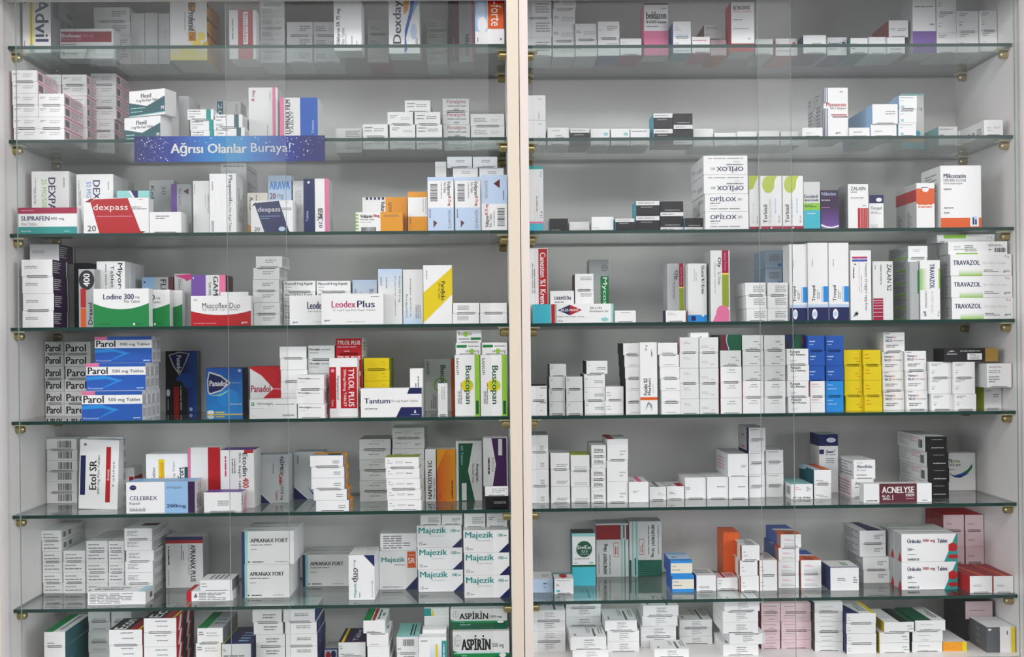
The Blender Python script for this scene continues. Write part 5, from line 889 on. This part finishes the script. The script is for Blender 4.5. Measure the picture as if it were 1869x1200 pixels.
A(1352, 1385, 996, '^ w L=or2 R=or2 T=w2|F:L .1 .5 .28 .62 1 g5;L .1 .28 .3 .36 1 g5|L:R .4 0 .8 1 w2;B .84 .1 .98 .9|T:M .3 .1 .8 .9 3 g7', 'white orange-sided carton', 'three-high stack', b=1080, n=3, dx=[2, -2, 0], dp=.08)
A(1320, 1350, 972, 'or2 R=or2 T=or2', 'plain orange carton', 'tall, behind orange-sided stack', s=.12, dp=.06)
A(1386.5, 1419, 1023, '^ w T=w2|F:L .06 .5 .2 .6 1 g6;L .06 .28 .28 .36 1 g5|T:M .4 .2 .9 .9 3 g7', 'white carton with printed top', 'pair beside orange-sided stack', b=1079, n=2, dp=.08)
bo = '^ w L=navy B=red T=or2|F:L .2 .5 .65 .7 2 pk;L .15 .12 .8 .35 2 g|L:R .75 0 1 1 or2;R .8 .12 .97 .8 g5;R 0 0 .75 1 blue|T:R 0 .5 1 1 blue;P w2 0 .45 1 .4 1 .55 0 .6;M .3 .05 .7 .35 3 dk'
A(1422, 1461, 976, bo, 'white blue-sided carton with orange tip', 'four-high stack', b=1074, n=4, dx=[3, -1, -2, -2], dp=.11)
A(1460.5, 1499, 1023, bo, 'white carton with orange and blue top', 'pair at pane edge', b=1074, n=2, dp=.1)
A(1515, 1568, 1035, 'w L=navy T=w2|F:R 0 .97 1 1 navy;L .25 .4 .55 .55 2 g6;L .8 .3 .97 .6 3 g6|T:M .5 .2 .75 .8 2 gr', 'white carton with dark navy side', 'front, lone', b=1079, dp=.06)
A(1572, 1620, 969, '^ w L=g T=w2 B=navy|F:L .55 .35 .9 .7 3 g5|L:L .1 .1 .9 .9 5 g6|T:P navy .3 0 .9 0 .6 1 .3 1', 'white navy-topped carton', 'stack beside red-teal cartons', b=1065, n=4, dx=[-3, -3, 3, 4], dp=.1)
A(1645, 1748, 975, 'urikoliz', 'white teal-and-red-cornered carton', 'two-high row', b=1077, n=2, dp=.036, rows=3)
A(1722, 1760, 940, '^ pinkw L=rd2 R=rd2 T=red B=rd2|F:L .15 .35 .55 .5 2 g5', 'pale red-sided carton', 'four-high stack, mostly hidden', s=.135, n=4)
A(1761.5, 1801, 940, '^ pinkw L=rd2 R=rd2 T=red B=rd2|F:L .12 .35 .5 .5 2 g5', 'pale red-sided carton', 'four-high stack by outer wall', s=.135, n=4)
A(1770, 1811.5, 1052, 'redside', 'white carton with glossy red top', 'front, farther from outer wall', b=1083, dp=.11)
A(1813.5, 1853, 1052, 'redside', 'white carton with glossy red top', 'front, beside outer wall', b=1083, dp=.11)

shelf('R', 7)
A(950, 1032, 1115, 'smallwh', 'white small-print carton', 'four-high stack by middle post', s=.055, n=4, dp=.1)
A(1033, 1097, 1093, 'smallwh', 'white small-print carton', 'back stack under glass', s=.1, n=5, dp=.1)
t = A(1045, 1111, 1187, 'smallwh', 'white small-print carton', 'lower of foremost two', s=.006, dp=.07)
A(1041, 1107, 1163, 'smallwh', 'white small-print carton', 'upper of foremost two', s=.006, dp=.07, on=t)
A(1108, 1167, 1133, 'smallwh', 'white small-print carton', 'three-high stack', s=.045, n=3, dp=.09, dx=[-4, 0, 0])
A(1170, 1235, 1106, 'smallwh', 'white small-print carton', 'four-high stack behind lone low one', s=.075, n=4, dx=[4, 2, -1, -1])
A(1194, 1258, 1185, 'smallwh', 'white small-print carton', 'lone low, in front', s=.006, dp=.06)
A(1240, 1300, 1132, 'smallwh', 'white small-print carton', 'three-high stack in gap', s=.09, n=3, dp=.1)
A(1322, 1387, 1096, 'smallwh', 'white small-print carton', 'five-high stack beside pale grid', s=.012, n=5, dx=[0, -3, -3, 9, -3], dp=.09)
A(1389, 1424, 1102, 'rdgrid', 'pale pink red-edged carton', 'grid column behind pane edge', s=.05, n=5)
A(1425, 1482, 1102, '^ pinkw L=rd2 R=rd2|F:L .1 .6 .5 .75 1 g5;L .1 .35 .9 .45 1 g', 'pale pink red-edged carton', 'wider grid column', s=.05, n=5)
A(1485, 1540, 1100, '^ w2 L=dk R=dk B=dk|F:L .2 .5 .65 .6 1 g5;L .25 .1 .6 .2 1 g5', 'off-white dark-edged carton', 'five-high stack', s=.03, n=5, dp=.1)
A(1543, 1599, 1120, '^ w2 L=navy R=dk T=w2 B=dk|F:L .04 .5 .15 .6 1 g6;L .04 .25 .25 .35 1 g6|T:P navy 0 0 .45 0 .2 1 0 1;R .85 0 1 1 ye;M .5 .2 .8 .9 3 g6', 'white carton with navy and yellow top', 'four-high stack', s=.012, n=4, dp=.09)
gk = '^ w2 L=ye R=dk B=dk T=dgr|F:L .75 .5 .95 .7 1 g5;L .8 .25 .97 .4 1 g5|T:R 0 0 .5 1 w2;R .55 0 .8 1 dk'
A(1605, 1660, 1136, gk, 'white carton with yellow side, black top stripe', 'three-high stack', s=.012, n=3, dx=[9, 0, 0], dp=.1)
A(1664, 1720, 1133, '^ w2 L=dgr R=w2 T=dgr B=dk|F:L .2 .55 .6 .65 1 g5;L .3 .1 .7 .2 1 g5|T:R .55 0 1 1 w2;M .7 .2 .9 .8 2 dk', 'white carton with green top', 'three-high stack', s=.016, n=3, dx=[6, 1, 0], dp=.1)
A(1721, 1765, 1172, 'or_ T=w2 R=ye|F:R .82 0 1 1 ye;R 0 0 .8 1 or_;L .1 .55 .35 .7 1 or2;L .1 .3 .6 .4 1 or2', 'low orange and yellow carton', 'beside dark grey carton', s=.02, dp=.08)
t = A(1762, 1812, 1131, 'dk L=dk|F:L .1 .2 .9 .8 5 g6', 'dark carton', 'beneath pale maroon-edged carton', s=.085, dp=.1)
A(1762, 1812, 1098, '^ pinkw L=dk R=mar T=dk|F:L .15 .45 .7 .55 1 g5', 'pale carton with maroon edge', 'high, by outer wall', s=.085, dp=.1, on=t)
A(1801, 1853, 1145, 'w L=g7 T=w|F:R 0 0 .46 1 g7;R .86 .0 1 1 ye;R .8 0 .86 1 w2;M .68 .7 .76 .85 1 dk;E .1 .9 .06 .04 w|L:L .4 .1 .6 .9 3 g6', 'grey, white and yellow carton', 'front, beside outer wall', s=.006, dp=.075)

settle()
build()

# ------------------------------------------------------------------ the blue sign on the second shelf of the sign cabinet
need_text([('Ağrısı Olanlar', True), ('Buraya!', False)])
ys = -.008
xa, zt = P(245, 254, ys); xb, _ = P(592.5, 254, ys); zb_ = P(245, 299, ys)[1]
zt = ZL[1] + .0065; zb_ = zt - .0465
mb = MB(); w, h = xb - xa, zt - zb_
stops = [(0, '15145c'), (.2, '1a2f8a'), (.36, '206cb4'), (.52, '2f8fc6'), (.66, '206ab2'), (.8, '1a2f8c'), (.9, '161866'), (1, '191964')]
BK = lin('1c1c5a')
mb.box(0, w, .0003, .003, 0, h, col=BK)
for (a, ca), (b, cb) in zip(stops, stops[1:]):
    mb.face([(a * w, 0, 0), (b * w, 0, 0), (b * w, 0, h), (a * w, 0, h)], [lin(ca), lin(cb), lin(cb), lin(ca)])
rnd = random.Random(11)
for k in range(210):
    if k < 90: u, v = rnd.random() * .17, rnd.random()
    elif k < 150: u, v = .78 + rnd.random() * .215, rnd.random()
    else: u, v = rnd.random(), .72 + rnd.random() * .26
    if rnd.random() > .35 + .65 * v: continue
    r = rnd.choice((.0003, .0005, .0005, .0008, .0011)); x, z = .002 + u * (w - .004), .002 + v * (h - .004)
    mb.face([(x + r * math.cos(a * math.pi / 4), -.00015 - .000001 * k, z + r * math.sin(a * math.pi / 4)) for a in range(8)], lin(rnd.choice(('cfe0f2', '9fc3e6', 'e8f0f8'))))
paint(mb, [['T', '.192', '.22', '.59', '.74', 'ltg', 'Ağrısı_Olanlar', 'b'], ['T', '.612', '.25', '.82', '.72', 'ltg', 'Buraya!']], w, h, lambda x, y, k: (x, -.0006 - .00005 * k, y), 3)
for x in (.05, w - .05): mb.box(x - .012, x + .012, .003, ys * -1 - .0003, h - .012, h - .004, col=BK)
sg = link('shelf_sign', mb.mesh('shelf_sign', [CARD]), None, (xa, ys, zb_))
tag(sg, 'long blue sign with pale lettering fixed along the second shelf edge', 'sign')
